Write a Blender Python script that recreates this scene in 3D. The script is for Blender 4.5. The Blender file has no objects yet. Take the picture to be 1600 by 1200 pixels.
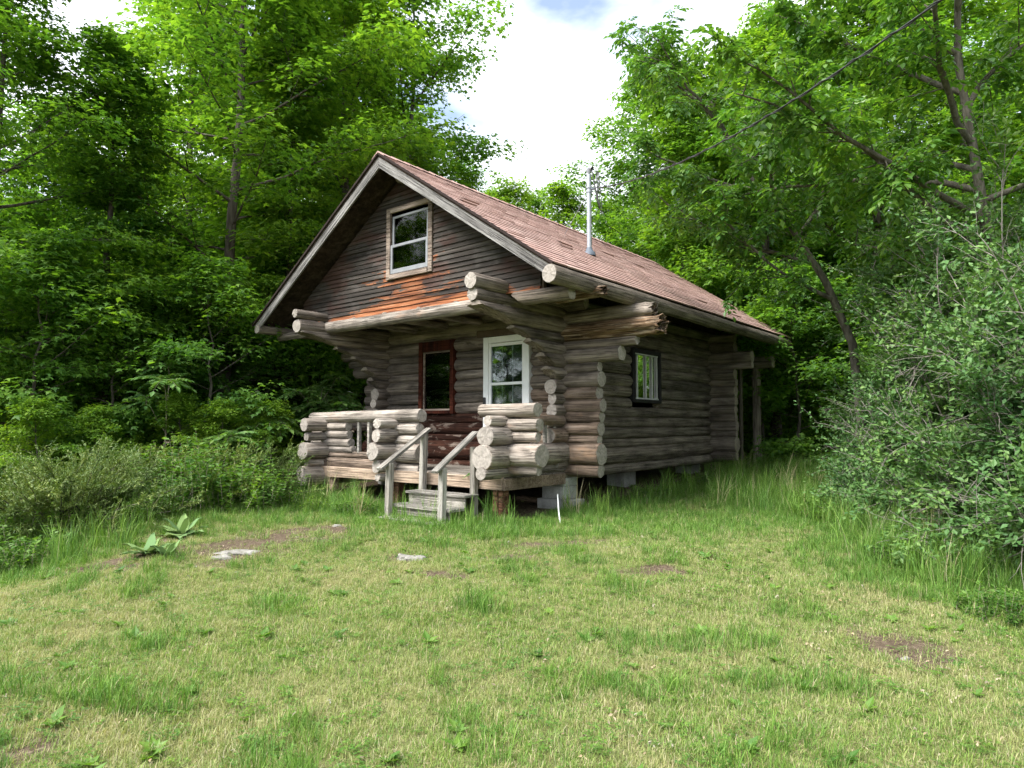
import bpy, bmesh, math, random
import numpy as np
from mathutils import Vector, Matrix, Quaternion

# ------------------------------------------------------------------ camera, sky, sun, exposure
sc = bpy.context.scene
COL = sc.collection
F_PX, YAW, PITCH = 1050.0, math.radians(39.3), math.radians(3.5)
cam_d = bpy.data.cameras.new('camera')
cam = bpy.data.objects.new('camera', cam_d); COL.objects.link(cam)
cam_d.sensor_width = 36.0; cam_d.lens = 36.0 * F_PX / 1600.0
cam_d.clip_start = 0.05; cam_d.clip_end = 2000.0
cam.location = (0, 0, 0)                      # eye level is z = 0, the lawn lies about 1.6 m lower
cam.rotation_euler = (math.pi / 2 + PITCH, 0, YAW)
sc.camera = cam

SUN_EL, SUN_AZ = math.radians(52), math.radians(198)      # compass-style azimuth, clockwise from +Y
world = bpy.data.worlds.new('World'); sc.world = world; world.use_nodes = True
wt = world.node_tree; wt.nodes.clear()
w_out = wt.nodes.new('ShaderNodeOutputWorld'); w_bg = wt.nodes.new('ShaderNodeBackground')
w_sky = wt.nodes.new('ShaderNodeTexSky'); w_sky.sky_type = 'NISHITA'; w_sky.sun_disc = False
w_sky.sun_elevation = SUN_EL; w_sky.sun_rotation = SUN_AZ; w_sky.air_density = 1.0; w_sky.dust_density = 1.5
w_tc = wt.nodes.new('ShaderNodeTexCoord'); w_map = wt.nodes.new('ShaderNodeMapping')
w_map.inputs['Scale'].default_value = (1.0, 1.0, 2.2); w_map.inputs['Location'].default_value = (0.3, 0.15, 0.0)
w_n = wt.nodes.new('ShaderNodeTexNoise'); w_n.inputs['Scale'].default_value = 3.4; w_n.inputs['Detail'].default_value = 6
w_r = wt.nodes.new('ShaderNodeValToRGB')
w_r.color_ramp.elements[0].position = 0.33; w_r.color_ramp.elements[0].color = (0.12, 0.12, 0.12, 1)
w_r.color_ramp.elements[1].position = 0.54; w_r.color_ramp.elements[1].color = (1, 1, 1, 1)
w_mix = wt.nodes.new('ShaderNodeMixRGB'); w_mix.inputs[2].default_value = (6.6, 6.9, 7.3, 1)
wt.links.new(w_tc.outputs['Generated'], w_map.inputs[0]); wt.links.new(w_map.outputs[0], w_n.inputs['Vector'])
wt.links.new(w_n.outputs[0], w_r.inputs[0]); wt.links.new(w_r.outputs[0], w_mix.inputs[0])
wt.links.new(w_sky.outputs[0], w_mix.inputs[1]); wt.links.new(w_mix.outputs[0], w_bg.inputs[0])
w_bg.inputs[1].default_value = 0.10; wt.links.new(w_bg.outputs[0], w_out.inputs[0])

sun_d = bpy.data.lights.new('sun', 'SUN'); sun_d.energy = 3.3; sun_d.angle = math.radians(34); sun_d.color = (1.0, 0.97, 0.92)
sun = bpy.data.objects.new('sun', sun_d); COL.objects.link(sun)
_to = Vector((math.sin(SUN_AZ) * math.cos(SUN_EL), math.cos(SUN_AZ) * math.cos(SUN_EL), math.sin(SUN_EL)))
sun.rotation_euler = _to.to_track_quat('Z', 'Y').to_euler(); sun.location = (-20, -20, 30)

sc.view_settings.view_transform = 'Standard'; sc.view_settings.look = 'None'
sc.view_settings.exposure = 1.62; sc.view_settings.gamma = 1.0; sc.view_settings.use_curve_mapping = False
cy = sc.cycles
cy.max_bounces = 5; cy.diffuse_bounces = 4; cy.glossy_bounces = 3; cy.transmission_bounces = 4; cy.transparent_max_bounces = 6
cy.caustics_reflective = False; cy.caustics_refractive = False; cy.use_denoising = True; cy.denoiser = 'OPENIMAGEDENOISE'; cy.denoising_input_passes = 'RGB_ALBEDO_NORMAL'; cy.denoising_prefilter = 'NONE'; cy.use_adaptive_sampling = True; cy.adaptive_threshold = .022; cy.use_light_tree = False

# ------------------------------------------------------------------ helpers
RNG = np.random.default_rng(7); random.seed(7)
CY_, SY_ = math.cos(YAW), math.sin(YAW)
def polar(u, depth):                                 # ground position seen in column u of a 1600 px wide picture
    l = (u - 800) / F_PX * depth
    return (CY_ * l - SY_ * depth, SY_ * l + CY_ * depth)
def ss(a, b, x):
    t = np.clip((np.asarray(x, float) - a) / (b - a), 0, 1); return t * t * (3 - 2 * t)
def lat_dep(x, y):
    x = np.asarray(x, float); y = np.asarray(y, float)
    return CY_ * x + SY_ * y, -SY_ * x + CY_ * y
def ground(x, y):
    l, d = lat_dep(x, y)
    z = -1.6 + .30 * ss(2.5, 8.5, d) + .27 * ss(9.5, 15, d)
    z = z + .22 * np.exp(-(((l + 5.2) / 1.9) ** 2 + ((d - 9.6) / 1.6) ** 2))
    z = z - 1.5 * ss(6.5, 13, -l) * ss(8.5, 15, d)
    z = z - .25 * ss(3.2, 6, -l) * (1 - ss(6.5, 9, d))
    z = z + .025 * np.sin(x * 1.7 + y * .6) * np.cos(y * 1.3 - x * .4) + .012 * np.sin(x * 4.1) * np.sin(y * 3.7 + 1)
    return z
def gz(x, y): return float(ground(x, y))

def tag(o, label=None, cat=None, group=None, kind=None):
    if label: o['label'] = label
    if cat: o['category'] = cat
    if group: o['group'] = group
    if kind: o['kind'] = kind
    return o
def thing(name, label, cat, loc, group=None, rotz=0, scale=1):
    o = bpy.data.objects.new(name, None); COL.objects.link(o); o.empty_display_size = .2
    o.location = loc; o.rotation_euler = (0, 0, rotz); o.scale = (scale,) * 3
    return tag(o, label, cat, group)
def basis(o): return Matrix.LocRotScale(o.location, o.rotation_euler if o.rotation_mode != 'QUATERNION' else o.rotation_quaternion, o.scale)
def attach(o, parent):                               # parent while keeping world placement (parents are themselves placed in world terms)
    if parent is not None:
        o.parent = parent; o.matrix_parent_inverse = basis(parent).inverted()
    return o
def link(name, me, parent=None, mats=None):
    o = bpy.data.objects.new(name, me); COL.objects.link(o)
    for m in (mats or []):
        if m.name not in [x.name for x in me.materials if x]: me.materials.append(m)
    return attach(o, parent)
def np_mesh(name, V, T, mats=None, midx=None, smooth=False):
    V = np.asarray(V, np.float32); T = np.asarray(T, np.int32); k = T.shape[1]
    me = bpy.data.meshes.new(name)
    me.vertices.add(len(V)); me.vertices.foreach_set('co', V.ravel())
    me.loops.add(T.size); me.loops.foreach_set('vertex_index', T.ravel())
    me.polygons.add(len(T)); me.polygons.foreach_set('loop_start', np.arange(0, T.size, k, dtype=np.int32))
    if midx is not None: me.polygons.foreach_set('material_index', np.asarray(midx, np.int32))
    me.polygons.foreach_set('use_smooth', np.full(len(T), bool(smooth)))
    for m in (mats or []): me.materials.append(m)
    me.update(calc_edges=True); me.validate(); return me
def part(name, V, Fs, mat, parent=None):
    me = bpy.data.meshes.new(name); me.from_pydata([tuple(map(float, v)) for v in V], [], Fs); me.materials.append(mat); me.update()
    return link(name, me, parent)
BOXF = [(0, 3, 2, 1), (4, 5, 6, 7), (0, 1, 5, 4), (1, 2, 6, 5), (2, 3, 7, 6), (3, 0, 4, 7)]
def box(name, lo, hi, mat, parent=None, bev=.004, jit=0.0, rot=None):
    """bevelled box with its origin in its middle"""
    lo = Vector(lo); hi = Vector(hi); c = (lo + hi) / 2; h = (hi - lo) / 2
    bm = bmesh.new()
    vs = [bm.verts.new((sx * h.x + random.uniform(-jit, jit), sy * h.y + random.uniform(-jit, jit), sz * h.z + random.uniform(-jit, jit)))
          for sz in (-1, 1) for sx, sy in ((-1, -1), (1, -1), (1, 1), (-1, 1))]
    for f in BOXF: bm.faces.new([vs[i] for i in f])
    if bev: bmesh.ops.bevel(bm, geom=list(bm.edges), offset=min(bev, .3 * min(h) * 2), segments=1, affect='EDGES')
    me = bpy.data.meshes.new(name); bm.to_mesh(me); bm.free(); me.materials.append(mat)
    o = bpy.data.objects.new(name, me); COL.objects.link(o); o.location = c
    if rot: o.rotation_euler = rot
    return attach(o, parent)
def bar(name, p0, p1, w, h, mat, parent=None, bev=.004, roll=0):
    """rectangular timber from p0 to p1, local X along it"""
    p0 = Vector(p0); p1 = Vector(p1); d = p1 - p0; L = d.length
    o = box(name, (-L / 2, -w / 2, -h / 2), (L / 2, w / 2, h / 2), mat, None, bev)
    o.rotation_euler = (d.to_track_quat('X', 'Z') @ Quaternion((1, 0, 0), roll)).to_euler(); o.location = (p0 + p1) / 2
    return attach(o, parent)
def tube_arrays(P, R, n=6, off=0):
    P = np.asarray(P, float); R = np.asarray(R, float); m = len(P)
    Tn = np.gradient(P, axis=0); Tn /= np.linalg.norm(Tn, axis=1)[:, None] + 1e-9
    ref = np.array([0, 0, 1.]) if abs(Tn[m // 2][2]) < .8 else np.array([1., 0, 0])
    A = np.cross(Tn, ref); A /= np.linalg.norm(A, axis=1)[:, None] + 1e-9; B = np.cross(Tn, A)
    a = np.arange(n) * 2 * math.pi / n
    V = (P[:, None] + R[:, None, None] * (A[:, None] * np.cos(a)[None, :, None] + B[:, None] * np.sin(a)[None, :, None])).reshape(-1, 3)
    i = np.arange(m - 1)[:, None] * n; j = np.arange(n)[None]; k = (j + 1) % n
    Fq = np.stack([i + j, i + k, i + n + k, i + n + j], -1).reshape(-1, 4) + off
    return V, Fq
class Tubes:
    def __init__(s): s.V = []; s.F = []; s.n = 0
    def add(s, P, R, n=6):
        V, Fq = tube_arrays(P, R, n, s.n); s.V.append(V); s.F.append(Fq); s.n += len(V)
    def mesh(s, name, mat, smooth=True): return np_mesh(name, np.concatenate(s.V), np.concatenate(s.F), [mat], smooth=smooth)

# ------------------------------------------------------------------ materials
class NT:
    def __init__(s, name):
        s.m = bpy.data.materials.new(name); s.m.use_nodes = True; s.t = s.m.node_tree; s.t.nodes.clear()
        s.out = s.n('ShaderNodeOutputMaterial')
    def n(s, typ, **kw):
        nd = s.t.nodes.new(typ)
        for k, v in kw.items(): setattr(nd, k, v)
        return nd
    def l(s, a, b): s.t.links.new(a, b)
    def coord(s, kind='Object', scale=(1, 1, 1), loc=(0, 0, 0), rnd=False):
        tc = s.n('ShaderNodeTexCoord'); mp = s.n('ShaderNodeMapping'); mp.inputs['Scale'].default_value = scale; mp.inputs['Location'].default_value = loc
        if kind == 'World':
            g = s.n('ShaderNodeNewGeometry'); src = g.outputs['Position']
        else: src = tc.outputs[kind]
        if rnd:
            oi = s.n('ShaderNodeObjectInfo'); mul = s.n('ShaderNodeMath', operation='MULTIPLY'); mul.inputs[1].default_value = 37.0
            s.l(oi.outputs['Random'], mul.inputs[0]); add = s.n('ShaderNodeVectorMath', operation='ADD')
            s.l(src, add.inputs[0]); s.l(mul.outputs[0], add.inputs[1]); src = add.outputs[0]
        s.l(src, mp.inputs[0]); return mp.outputs[0]
    def noise(s, vec, scale=5, detail=4, rough=.55, dist=0):
        nd = s.n('ShaderNodeTexNoise'); nd.inputs['Scale'].default_value = scale; nd.inputs['Detail'].default_value = detail
        nd.inputs['Roughness'].default_value = rough; nd.inputs['Distortion'].default_value = dist
        s.l(vec, nd.inputs['Vector']); return nd.outputs[0]
    def ramp(s, fac, stops):
        r = s.n('ShaderNodeValToRGB'); e = r.color_ramp.elements
        while len(e) < len(stops): e.new(.5)
        for el, (p, c) in zip(e, stops):
            el.position = p; el.color = (*c, 1) if not isinstance(c, (int, float)) else (c, c, c, 1)
        s.l(fac, r.inputs[0]); return r.outputs[0]
    def mix(s, fac, a, b, mode='MIX'):
        m = s.n('ShaderNodeMixRGB', blend_type=mode)
        for i, v in ((0, fac), (1, a), (2, b)):
            if isinstance(v, (int, float)): m.inputs[i].default_value = v if i == 0 else (v, v, v, 1)
            elif isinstance(v, tuple): m.inputs[i].default_value = (*v, 1)
            else: s.l(v, m.inputs[i])
        return m.outputs[0]
    def math(s, op, a, b=0.0):
        m = s.n('ShaderNodeMath', operation=op)
        for i, v in ((0, a), (1, b)):
            if isinstance(v, (int, float)): m.inputs[i].default_value = v
            else: s.l(v, m.inputs[i])
        return m.outputs[0]
    def rnd(s): return s.n('ShaderNodeObjectInfo').outputs['Random']
    def bump(s, h, strength=.4, dist=.01):
        b = s.n('ShaderNodeBump'); b.inputs['Strength'].default_value = strength; b.inputs['Distance'].default_value = dist
        s.l(h, b.inputs['Height']); return b.outputs[0]
    def bsdf(s, col, rough=.85, spec=.25, nor=None, metal=0):
        p = s.n('ShaderNodeBsdfPrincipled')
        if isinstance(col, tuple): p.inputs['Base Color'].default_value = (*col, 1)
        else: s.l(col, p.inputs['Base Color'])
        if isinstance(rough, (int, float)): p.inputs['Roughness'].default_value = rough
        else: s.l(rough, p.inputs['Roughness'])
        p.inputs['Specular IOR Level'].default_value = spec; p.inputs['Metallic'].default_value = metal
        if nor is not None: s.l(nor, p.inputs['Normal'])
        return p.outputs[0]
    def done(s, sh): s.l(sh, s.out.inputs[0]); return s.m

def wood(name, dark, mid, light, streak=.5, grain=(1.3, 16, 16), rough=.9, flake=None, patch=None):
    t = NT(name); v = t.coord('Object', grain, rnd=True)
    n1 = t.noise(v, 1.0, 6, .6, .4)
    c = t.ramp(n1, [(.28, dark), (.5, mid), (.74, light)])
    v2 = t.coord('Object', (1.2, 55, 55), rnd=True); n2 = t.noise(v2, 1.0, 5, .65, .2)
    cr = t.ramp(n2, [(.38, .12), (.46, .8), (.60, 1.12)])
    c = t.mix(streak, c, cr, 'MULTIPLY')
    v3 = t.coord('Object', (2.2, 3.2, 3.2), rnd=True); n3 = t.noise(v3, 1.0, 4, .6)
    c = t.mix(1.0, c, t.ramp(n3, [(.28, .50), (.5, .95), (.68, 1.16)]), 'MULTIPLY')
    if flake:                                      # weathered patches where the old finish has gone
        nf = t.noise(t.coord('Object', (3.0, 9, 9), rnd=True), 1.0, 7, .7, .6)
        c = t.mix(t.ramp(nf, [(flake[1], 0.0), (flake[1] + .05, 1.0)]), c, flake[0])
    if patch:
        npp = t.noise(t.coord('Object', (1.6, 4, 4), rnd=True), 1.0, 3, .6)
        c = t.mix(t.ramp(npp, [(patch[1], 0.0), (patch[1] + .14, .8)]), c, patch[0])
    c = t.mix(1.0, c, t.ramp(t.rnd(), [(0, (.70, .69, .68)), (.5, (1.0, .96, .92)), (1, (1.16, 1.15, 1.13))]), 'MULTIPLY')
    h = t.math('ADD', t.math('MULTIPLY', n1, .6), t.math('MULTIPLY', cr, .5))
    return t.done(t.bsdf(c, rough, .15, t.bump(h, .95, .02)))
def endgrain(name, a, b):
    t = NT(name); v = t.coord('Object', (0, 1, 1))
    ln = t.n('ShaderNodeVectorMath', operation='LENGTH'); t.l(v, ln.inputs[0])
    wob = t.noise(t.coord('Object', (1, 9, 9), rnd=True), 1.0, 3)
    rr = t.math('ADD', t.math('MULTIPLY', ln.outputs['Value'], 150.0), t.math('MULTIPLY', wob, 4.0))
    rings = t.math('SINE', rr)
    c = t.mix(t.math('MULTIPLY', t.math('ADD', rings, 1.0), .18), a, b)
    n = t.noise(t.coord('Object', (1, 22, 22), rnd=True), 1.0, 5, .6)
    c = t.mix(1.0, c, t.ramp(n, [(.3, .72), (.62, 1.06)]), 'MULTIPLY')
    # radial drying cracks
    sep = t.n('ShaderNodeSeparateXYZ'); t.l(t.coord('Object'), sep.inputs[0])
    ang = t.math('ARCTAN2', sep.outputs['Z'], sep.outputs['Y'])
    cmb = t.n('ShaderNodeCombineXYZ'); t.l(t.math('MULTIPLY', ang, 1.5), cmb.inputs[0]); t.l(t.math('MULTIPLY', ln.outputs['Value'], 2.0), cmb.inputs[1]); t.l(t.math('MULTIPLY', t.rnd(), 50.0), cmb.inputs[2])
    nc = t.noise(cmb.outputs[0], 2.0, 4, .7); crack = t.ramp(nc, [(.335, .25), (.365, 1.0)])
    c = t.mix(.85, c, crack, 'MULTIPLY')
    c = t.mix(1.0, c, t.ramp(t.rnd(), [(0, .78), (1, 1.12)]), 'MULTIPLY')
    return t.done(t.bsdf(c, .92, .1, t.bump(t.mix(.5, n, crack), .6, .008)))
M = {}
M['log_pale'] = wood('weathered grey log', (.17, .148, .128), (.33, .295, .262), (.46, .425, .39), .7, patch=((.36, .26, .20), .60))
M['log_wall'] = wood('brown grey wall log', (.11, .095, .082), (.215, .186, .160), (.32, .28, .245), .65)
M['log_corner'] = wood('corner log bare patches', (.13, .10, .08), (.235, .18, .14), (.34, .28, .235), .7, flake=((.07, .05, .04), .63), patch=((.30, .20, .13), .62))
M['log_stain'] = wood('dark red stained log', (.022, .011, .008), (.052, .022, .015), (.09, .042, .028), .5, flake=((.21, .17, .145), .555))
M['log_rot'] = wood('rotten splintered log', (.04, .028, .02), (.20, .13, .08), (.48, .41, .33), .95, grain=(2, 22, 22))
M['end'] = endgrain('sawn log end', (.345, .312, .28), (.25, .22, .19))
M['end_dark'] = endgrain('shaded sawn log end', (.27, .23, .195), (.19, .16, .13))  # darker copy of the sawn end, shade put into its colour
M['end_rot'] = wood('rotten log end', (.025, .018, .013), (.10, .07, .05), (.26, .21, .17), .9, grain=(20, 26, 26))
M['lumber'] = wood('grey weathered lumber', (.24, .225, .205), (.37, .355, .325), (.47, .455, .425), .55, grain=(1.2, 22, 22))
M['rim'] = wood('tan weathered plank', (.22, .165, .12), (.36, .275, .21), (.46, .37, .30), .5, grain=(1.0, 18, 18))
M['post'] = wood('rotting brown post', (.05, .026, .016), (.15, .078, .045), (.27, .17, .115), .8)
M['fascia'] = wood('grey fascia board', (.09, .088, .088), (.22, .218, .218), (.37, .37, .37), .8, grain=(1.0, 18, 18), flake=((.10, .09, .085), .66))
M['trim'] = wood('worn pinkish trim', (.18, .14, .115), (.33, .27, .23), (.45, .39, .345), .55, grain=(1, 14, 14))
M['deckwood'] = wood('grey deck board', (.12, .105, .09), (.22, .20, .175), (.33, .30, .27), .5)
M['redframe'] = wood('red stained window frame', (.022, .007, .005), (.06, .016, .010), (.16, .045, .022), .5, grain=(14, 14, 1.2))
def plain(name, col, rough=.6, spec=.4, metal=0, var=.15, sc_=9):
    t = NT(name); n = t.noise(t.coord('Object', rnd=True), sc_, 5, .6)
    c = t.mix(1.0, col, t.ramp(n, [(.3, 1 - var), (.7, 1 + var)]), 'MULTIPLY')
    return t.done(t.bsdf(c, rough, spec, t.bump(n, .12, .004), metal))
M['white'] = plain('white vinyl', (.78, .80, .81), .45, .4, 0, .05)
M['sash'] = plain('grey aluminium sash', (.22, .23, .245), .5, .4, 0, .15)
M['sashpale'] = plain('pale aluminium bar', (.55, .56, .55), .45, .5, 0, .12)
M['darkframe'] = plain('near black frame', (.018, .017, .018), .7, .2)
M['blackmetal'] = plain('black metal', (.02, .02, .02), .4, .5)
M['galv'] = plain('galvanised pipe', (.33, .36, .40), .5, .5, .3, .18, 20)
M['rubber'] = plain('grey rubber boot', (.10, .12, .15), .6, .3)
M['cable'] = plain('black cable', (.03, .03, .032), .5, .4)
M['plastic'] = plain('white plastic', (.72, .74, .74), .5, .4, 0, .08)
M['soffit'] = wood('dark brown sheathing', (.016, .011, .008), (.045, .032, .024), (.10, .075, .058), .3, grain=(9, 9, 9))
M['interior'] = plain('dim interior board', (.10, .075, .055), .9, .1)
M['curtain'] = plain('dusty grey curtain', (.055, .06, .07), .95, .05, 0, .25)

def concrete():
    t = NT('grey concrete block'); v = t.coord('Object', rnd=True); n = t.noise(v, 6, 6, .65); f = t.noise(v, 90, 2, .5)
    c = t.ramp(n, [(.3, (.26, .26, .245)), (.6, (.43, .43, .41)), (.75, (.52, .52, .50))])
    c = t.mix(.5, c, t.ramp(f, [(.35, .5), (.5, 1.0)]), 'MULTIPLY')
    return t.done(t.bsdf(c, .95, .1, t.bump(f, .6, .005)))
M['concrete'] = concrete()
def stone():
    t = NT('lichen grey stone'); v = t.coord('Object', rnd=True); n = t.noise(v, 9, 7, .65)
    c = t.ramp(n, [(.3, (.10, .09, .08)), (.5, (.21, .20, .18)), (.72, (.36, .35, .33))])
    return t.done(t.bsdf(c, .92, .15, t.bump(n, .8, .02)))
M['stone'] = stone()
def glass():
    t = NT('window glass'); tr = t.n('ShaderNodeBsdfTransparent'); tr.inputs[0].default_value = (.72, .77, .78, 1)
    gl = t.n('ShaderNodeBsdfGlossy'); gl.inputs['Roughness'].default_value = .03
    t.l(t.bump(t.noise(t.coord('World'), 2.2, 2), .08, .03), gl.inputs['Normal'])
    lw = t.n('ShaderNodeLayerWeight'); lw.inputs[0].default_value = .35
    fr = t.n('ShaderNodeFresnel'); fr.inputs[0].default_value = 1.5; f = t.math('MULTIPLY', fr.outputs[0], 1.3)
    mx = t.n('ShaderNodeMixShader'); t.l(f, mx.inputs[0]); t.l(tr.outputs[0], mx.inputs[1]); t.l(gl.outputs[0], mx.inputs[2])
    return t.done(mx.outputs[0])
M['glass'] = glass()
def siding():
    t = NT('gable siding'); v = t.coord('Object', (1.0, 20, 20), rnd=True); n = t.noise(v, 1.0, 6, .65, .3)
    c = t.ramp(n, [(.28, (.016, .014, .0125)), (.5, (.045, .038, .033)), (.75, (.115, .10, .088))])
    pale = t.noise(t.coord('World', (1.3, 1, 2.2)), 1.6, 5, .6); c = t.mix(t.ramp(pale, [(.52, 0.0), (.70, .5)]), c, (.14, .13, .12))
    # bare orange wood where the finish washed off below the window
    sep = t.n('ShaderNodeSeparateXYZ'); t.l(t.coord('World'), sep.inputs[0])
    dx = t.math('ABSOLUTE', t.math('ADD', sep.outputs['X'], 7.75)); hz = t.math('SUBTRACT', sep.outputs['Z'], 1.72)
    lim = t.math('ADD', t.math('MULTIPLY', dx, .38), t.math('MULTIPLY', hz, 1.05))
    wob = t.noise(t.coord('World', (2.0, 1, 9.0)), 1.0, 6, .7, .4)
    sc2 = t.math('ADD', t.math('SUBTRACT', t.math('MULTIPLY', wob, 1.9), lim), t.math('MULTIPLY', t.math('SUBTRACT', t.rnd(), .5), .55))
    msk = t.ramp(sc2, [(.14, 0.0), (.24, .85), (.5, 1.0)])
    on = t.ramp(t.noise(t.coord('Object', (1.6, 26, 26), rnd=True), 1.0, 5, .6), [(.34, (.03, .015, .011)), (.46, (.17, .058, .024)), (.58, (.27, .105, .046)), (.76, (.38, .24, .15))])
    c = t.mix(msk, c, on)
    red = t.noise(t.coord('World', (.9, 1, 2.0), (3, 0, 1)), 1.5, 3); c = t.mix(t.math('MULTIPLY', t.ramp(red, [(.5, 0.0), (.62, .5)]), t.math('SUBTRACT', 1.0, msk)), c, (.07, .028, .02))
    c = t.mix(1.0, c, t.ramp(t.rnd(), [(0, .72), (1, 1.2)]), 'MULTIPLY')
    return t.done(t.bsdf(c, .85, .2, t.bump(n, .5, .006)))
M['siding'] = siding()
def shingle():
    t = NT('faded red asphalt shingle'); a = t.n('ShaderNodeAttribute', attribute_name='rnd').outputs['Fac']
    c = t.ramp(a, [(0, (.27, .168, .145)), (.5, (.365, .238, .21)), (1, (.46, .325, .29))])
    n = t.noise(t.coord('World'), 1.6, 5, .6); c = t.mix(1.0, c, t.ramp(n, [(.3, (.86, .88, .88)), (.65, (1.07, 1.05, 1.04))]), 'MULTIPLY')
    g = t.noise(t.coord('World'), 150, 2); c = t.mix(.5, c, t.ramp(g, [(.3, .55), (.6, 1.15)]), 'MULTIPLY')
    return t.done(t.bsdf(c, .92, .2, t.bump(g, .4, .003)))
M['shingle'] = shingle()
M['roofedge'] = plain('dark shingle edge', (.03, .022, .02), .9, .1)

def leafmat(name, cols, trans=.4, tcol=None, rough=.5, spec=.35, clump=.6):
    """two-sided leaf: reflecting upper face and light coming through"""
    t = NT(name); g = t.n('ShaderNodeNewGeometry')
    c = t.ramp(g.outputs['Random Per Island'], [(0, cols[0]), (.5, cols[1]), (1, cols[2])])
    n = t.noise(t.coord('World'), clump, 3, .5)
    c = t.mix(1.0, c, t.ramp(n, [(.32, (.72, .82, .86)), (.66, (1.22, 1.12, .95))]), 'MULTIPLY')
    c = t.mix(1.0, c, t.ramp(t.rnd(), [(0, (.84, .9, .95)), (1, (1.15, 1.08, .95))]), 'MULTIPLY')
    p = t.bsdf(c, rough, spec)
    tl = t.n('ShaderNodeBsdfTranslucent'); t.l(t.mix(1.0, c, tcol or (1.5, 1.55, .55), 'MULTIPLY'), tl.inputs[0])
    mx = t.n('ShaderNodeMixShader'); mx.inputs[0].default_value = trans; t.l(p, mx.inputs[1]); t.l(tl.outputs[0], mx.inputs[2])
    return t.done(mx.outputs[0])
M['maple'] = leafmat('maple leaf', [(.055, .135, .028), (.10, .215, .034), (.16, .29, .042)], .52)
M['maple_bright'] = leafmat('sunny maple leaf', [(.09, .19, .024), (.145, .265, .03), (.21, .33, .04)], .48)  # yellow-green leaf; on darker crowns it puts light into the colour
M['ash'] = leafmat('ash leaflet', [(.045, .125, .028), (.08, .185, .036), (.135, .245, .046)], .42, rough=.42, spec=.45, clump=.8)
M['honey'] = leafmat('honeysuckle leaf', [(.06, .14, .042), (.10, .205, .06), (.165, .27, .085)], .28, (1.3, 1.4, .7), rough=.55, clump=1.1)
M['sumac'] = leafmat('sumac leaflet', [(.08, .18, .045), (.13, .25, .06), (.20, .32, .09)], .35, clump=1.2)
M['juniper'] = leafmat('juniper needle', [(.075, .135, .034), (.125, .19, .046), (.19, .235, .07)], .15, clump=1.4)
M['weed'] = leafmat('weed leaf', [(.05, .13, .022), (.09, .19, .03), (.14, .25, .045)], .35, clump=1.3)
M['mullein'] = leafmat('mullein leaf', [(.10, .18, .07), (.14, .235, .10), (.19, .28, .13)], .2, (1.2, 1.2, .8), rough=.8, spec=.1)
def bark(name, a, b, c_):
    t = NT(name); v = t.coord('Object', (6, 6, 1.1), rnd=True); n = t.noise(v, 2.2, 6, .65, .5)
    c = t.ramp(n, [(.3, a), (.52, b), (.75, c_)])
    return t.done(t.bsdf(c, .95, .1, t.bump(n, .8, .03)))
M['bark'] = bark('grey brown bark', (.035, .03, .025), (.085, .075, .063), (.16, .145, .125))
M['bark_ash'] = bark('ash bark', (.05, .045, .036), (.115, .105, .085), (.20, .185, .155))
M['twig'] = bark('grey bare twig', (.14, .12, .105), (.26, .235, .21), (.38, .35, .32))
M['stem'] = bark('pale sapling stem', (.16, .14, .10), (.27, .24, .18), (.38, .34, .27))

def grassmat(name, greens, dry, drylo, dryhi, zone=False):
    t = NT(name); g = t.n('ShaderNodeNewGeometry')
    c = t.ramp(g.outputs['Random Per Island'], [(0, greens[0]), (.5, greens[1]), (1, greens[2])])
    c = t.mix(1.0, c, t.ramp(t.rnd(), [(0, (.72, .80, .85)), (1, (1.22, 1.12, 1.0))]), 'MULTIPLY')
    n = t.noise(t.coord('World', (1, 1, .2)), .85, 6, .66, .3)
    n2 = t.noise(t.coord('World', (1, 1, .2), (7, 3, 0)), 3.3, 4, .6)
    m = t.math('ADD', t.math('MULTIPLY', n, .7), t.math('MULTIPLY', n2, .3))
    m = t.math('ADD', m, t.math('MULTIPLY', t.math('SUBTRACT', t.rnd(), .5), .16))
    c = t.mix(t.ramp(m, [(drylo, 0.0), (dryhi, .9)]), c, dry)
    p = t.bsdf(c, .6, .25); tl = t.n('ShaderNodeBsdfTranslucent'); t.l(t.mix(1.0, c, (1.25, 1.3, .7), 'MULTIPLY'), tl.inputs[0])
    mx = t.n('ShaderNodeMixShader'); mx.inputs[0].default_value = .3; t.l(p, mx.inputs[1]); t.l(tl.outputs[0], mx.inputs[2])
    return t.done(mx.outputs[0])
M['lawn'] = grassmat('mown grass blade', [(.115, .205, .04), (.18, .285, .058), (.245, .35, .09)], (.39, .37, .18), .45, .66)
M['tall'] = grassmat('long grass blade', [(.075, .165, .028), (.115, .235, .04), (.175, .30, .062)], (.30, .29, .13), .60, .85)
M['straw'] = grassmat('dry straw blade', [(.34, .29, .16), (.42, .37, .22), (.50, .45, .28)], (.42, .38, .24), .3, .7)
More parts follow.
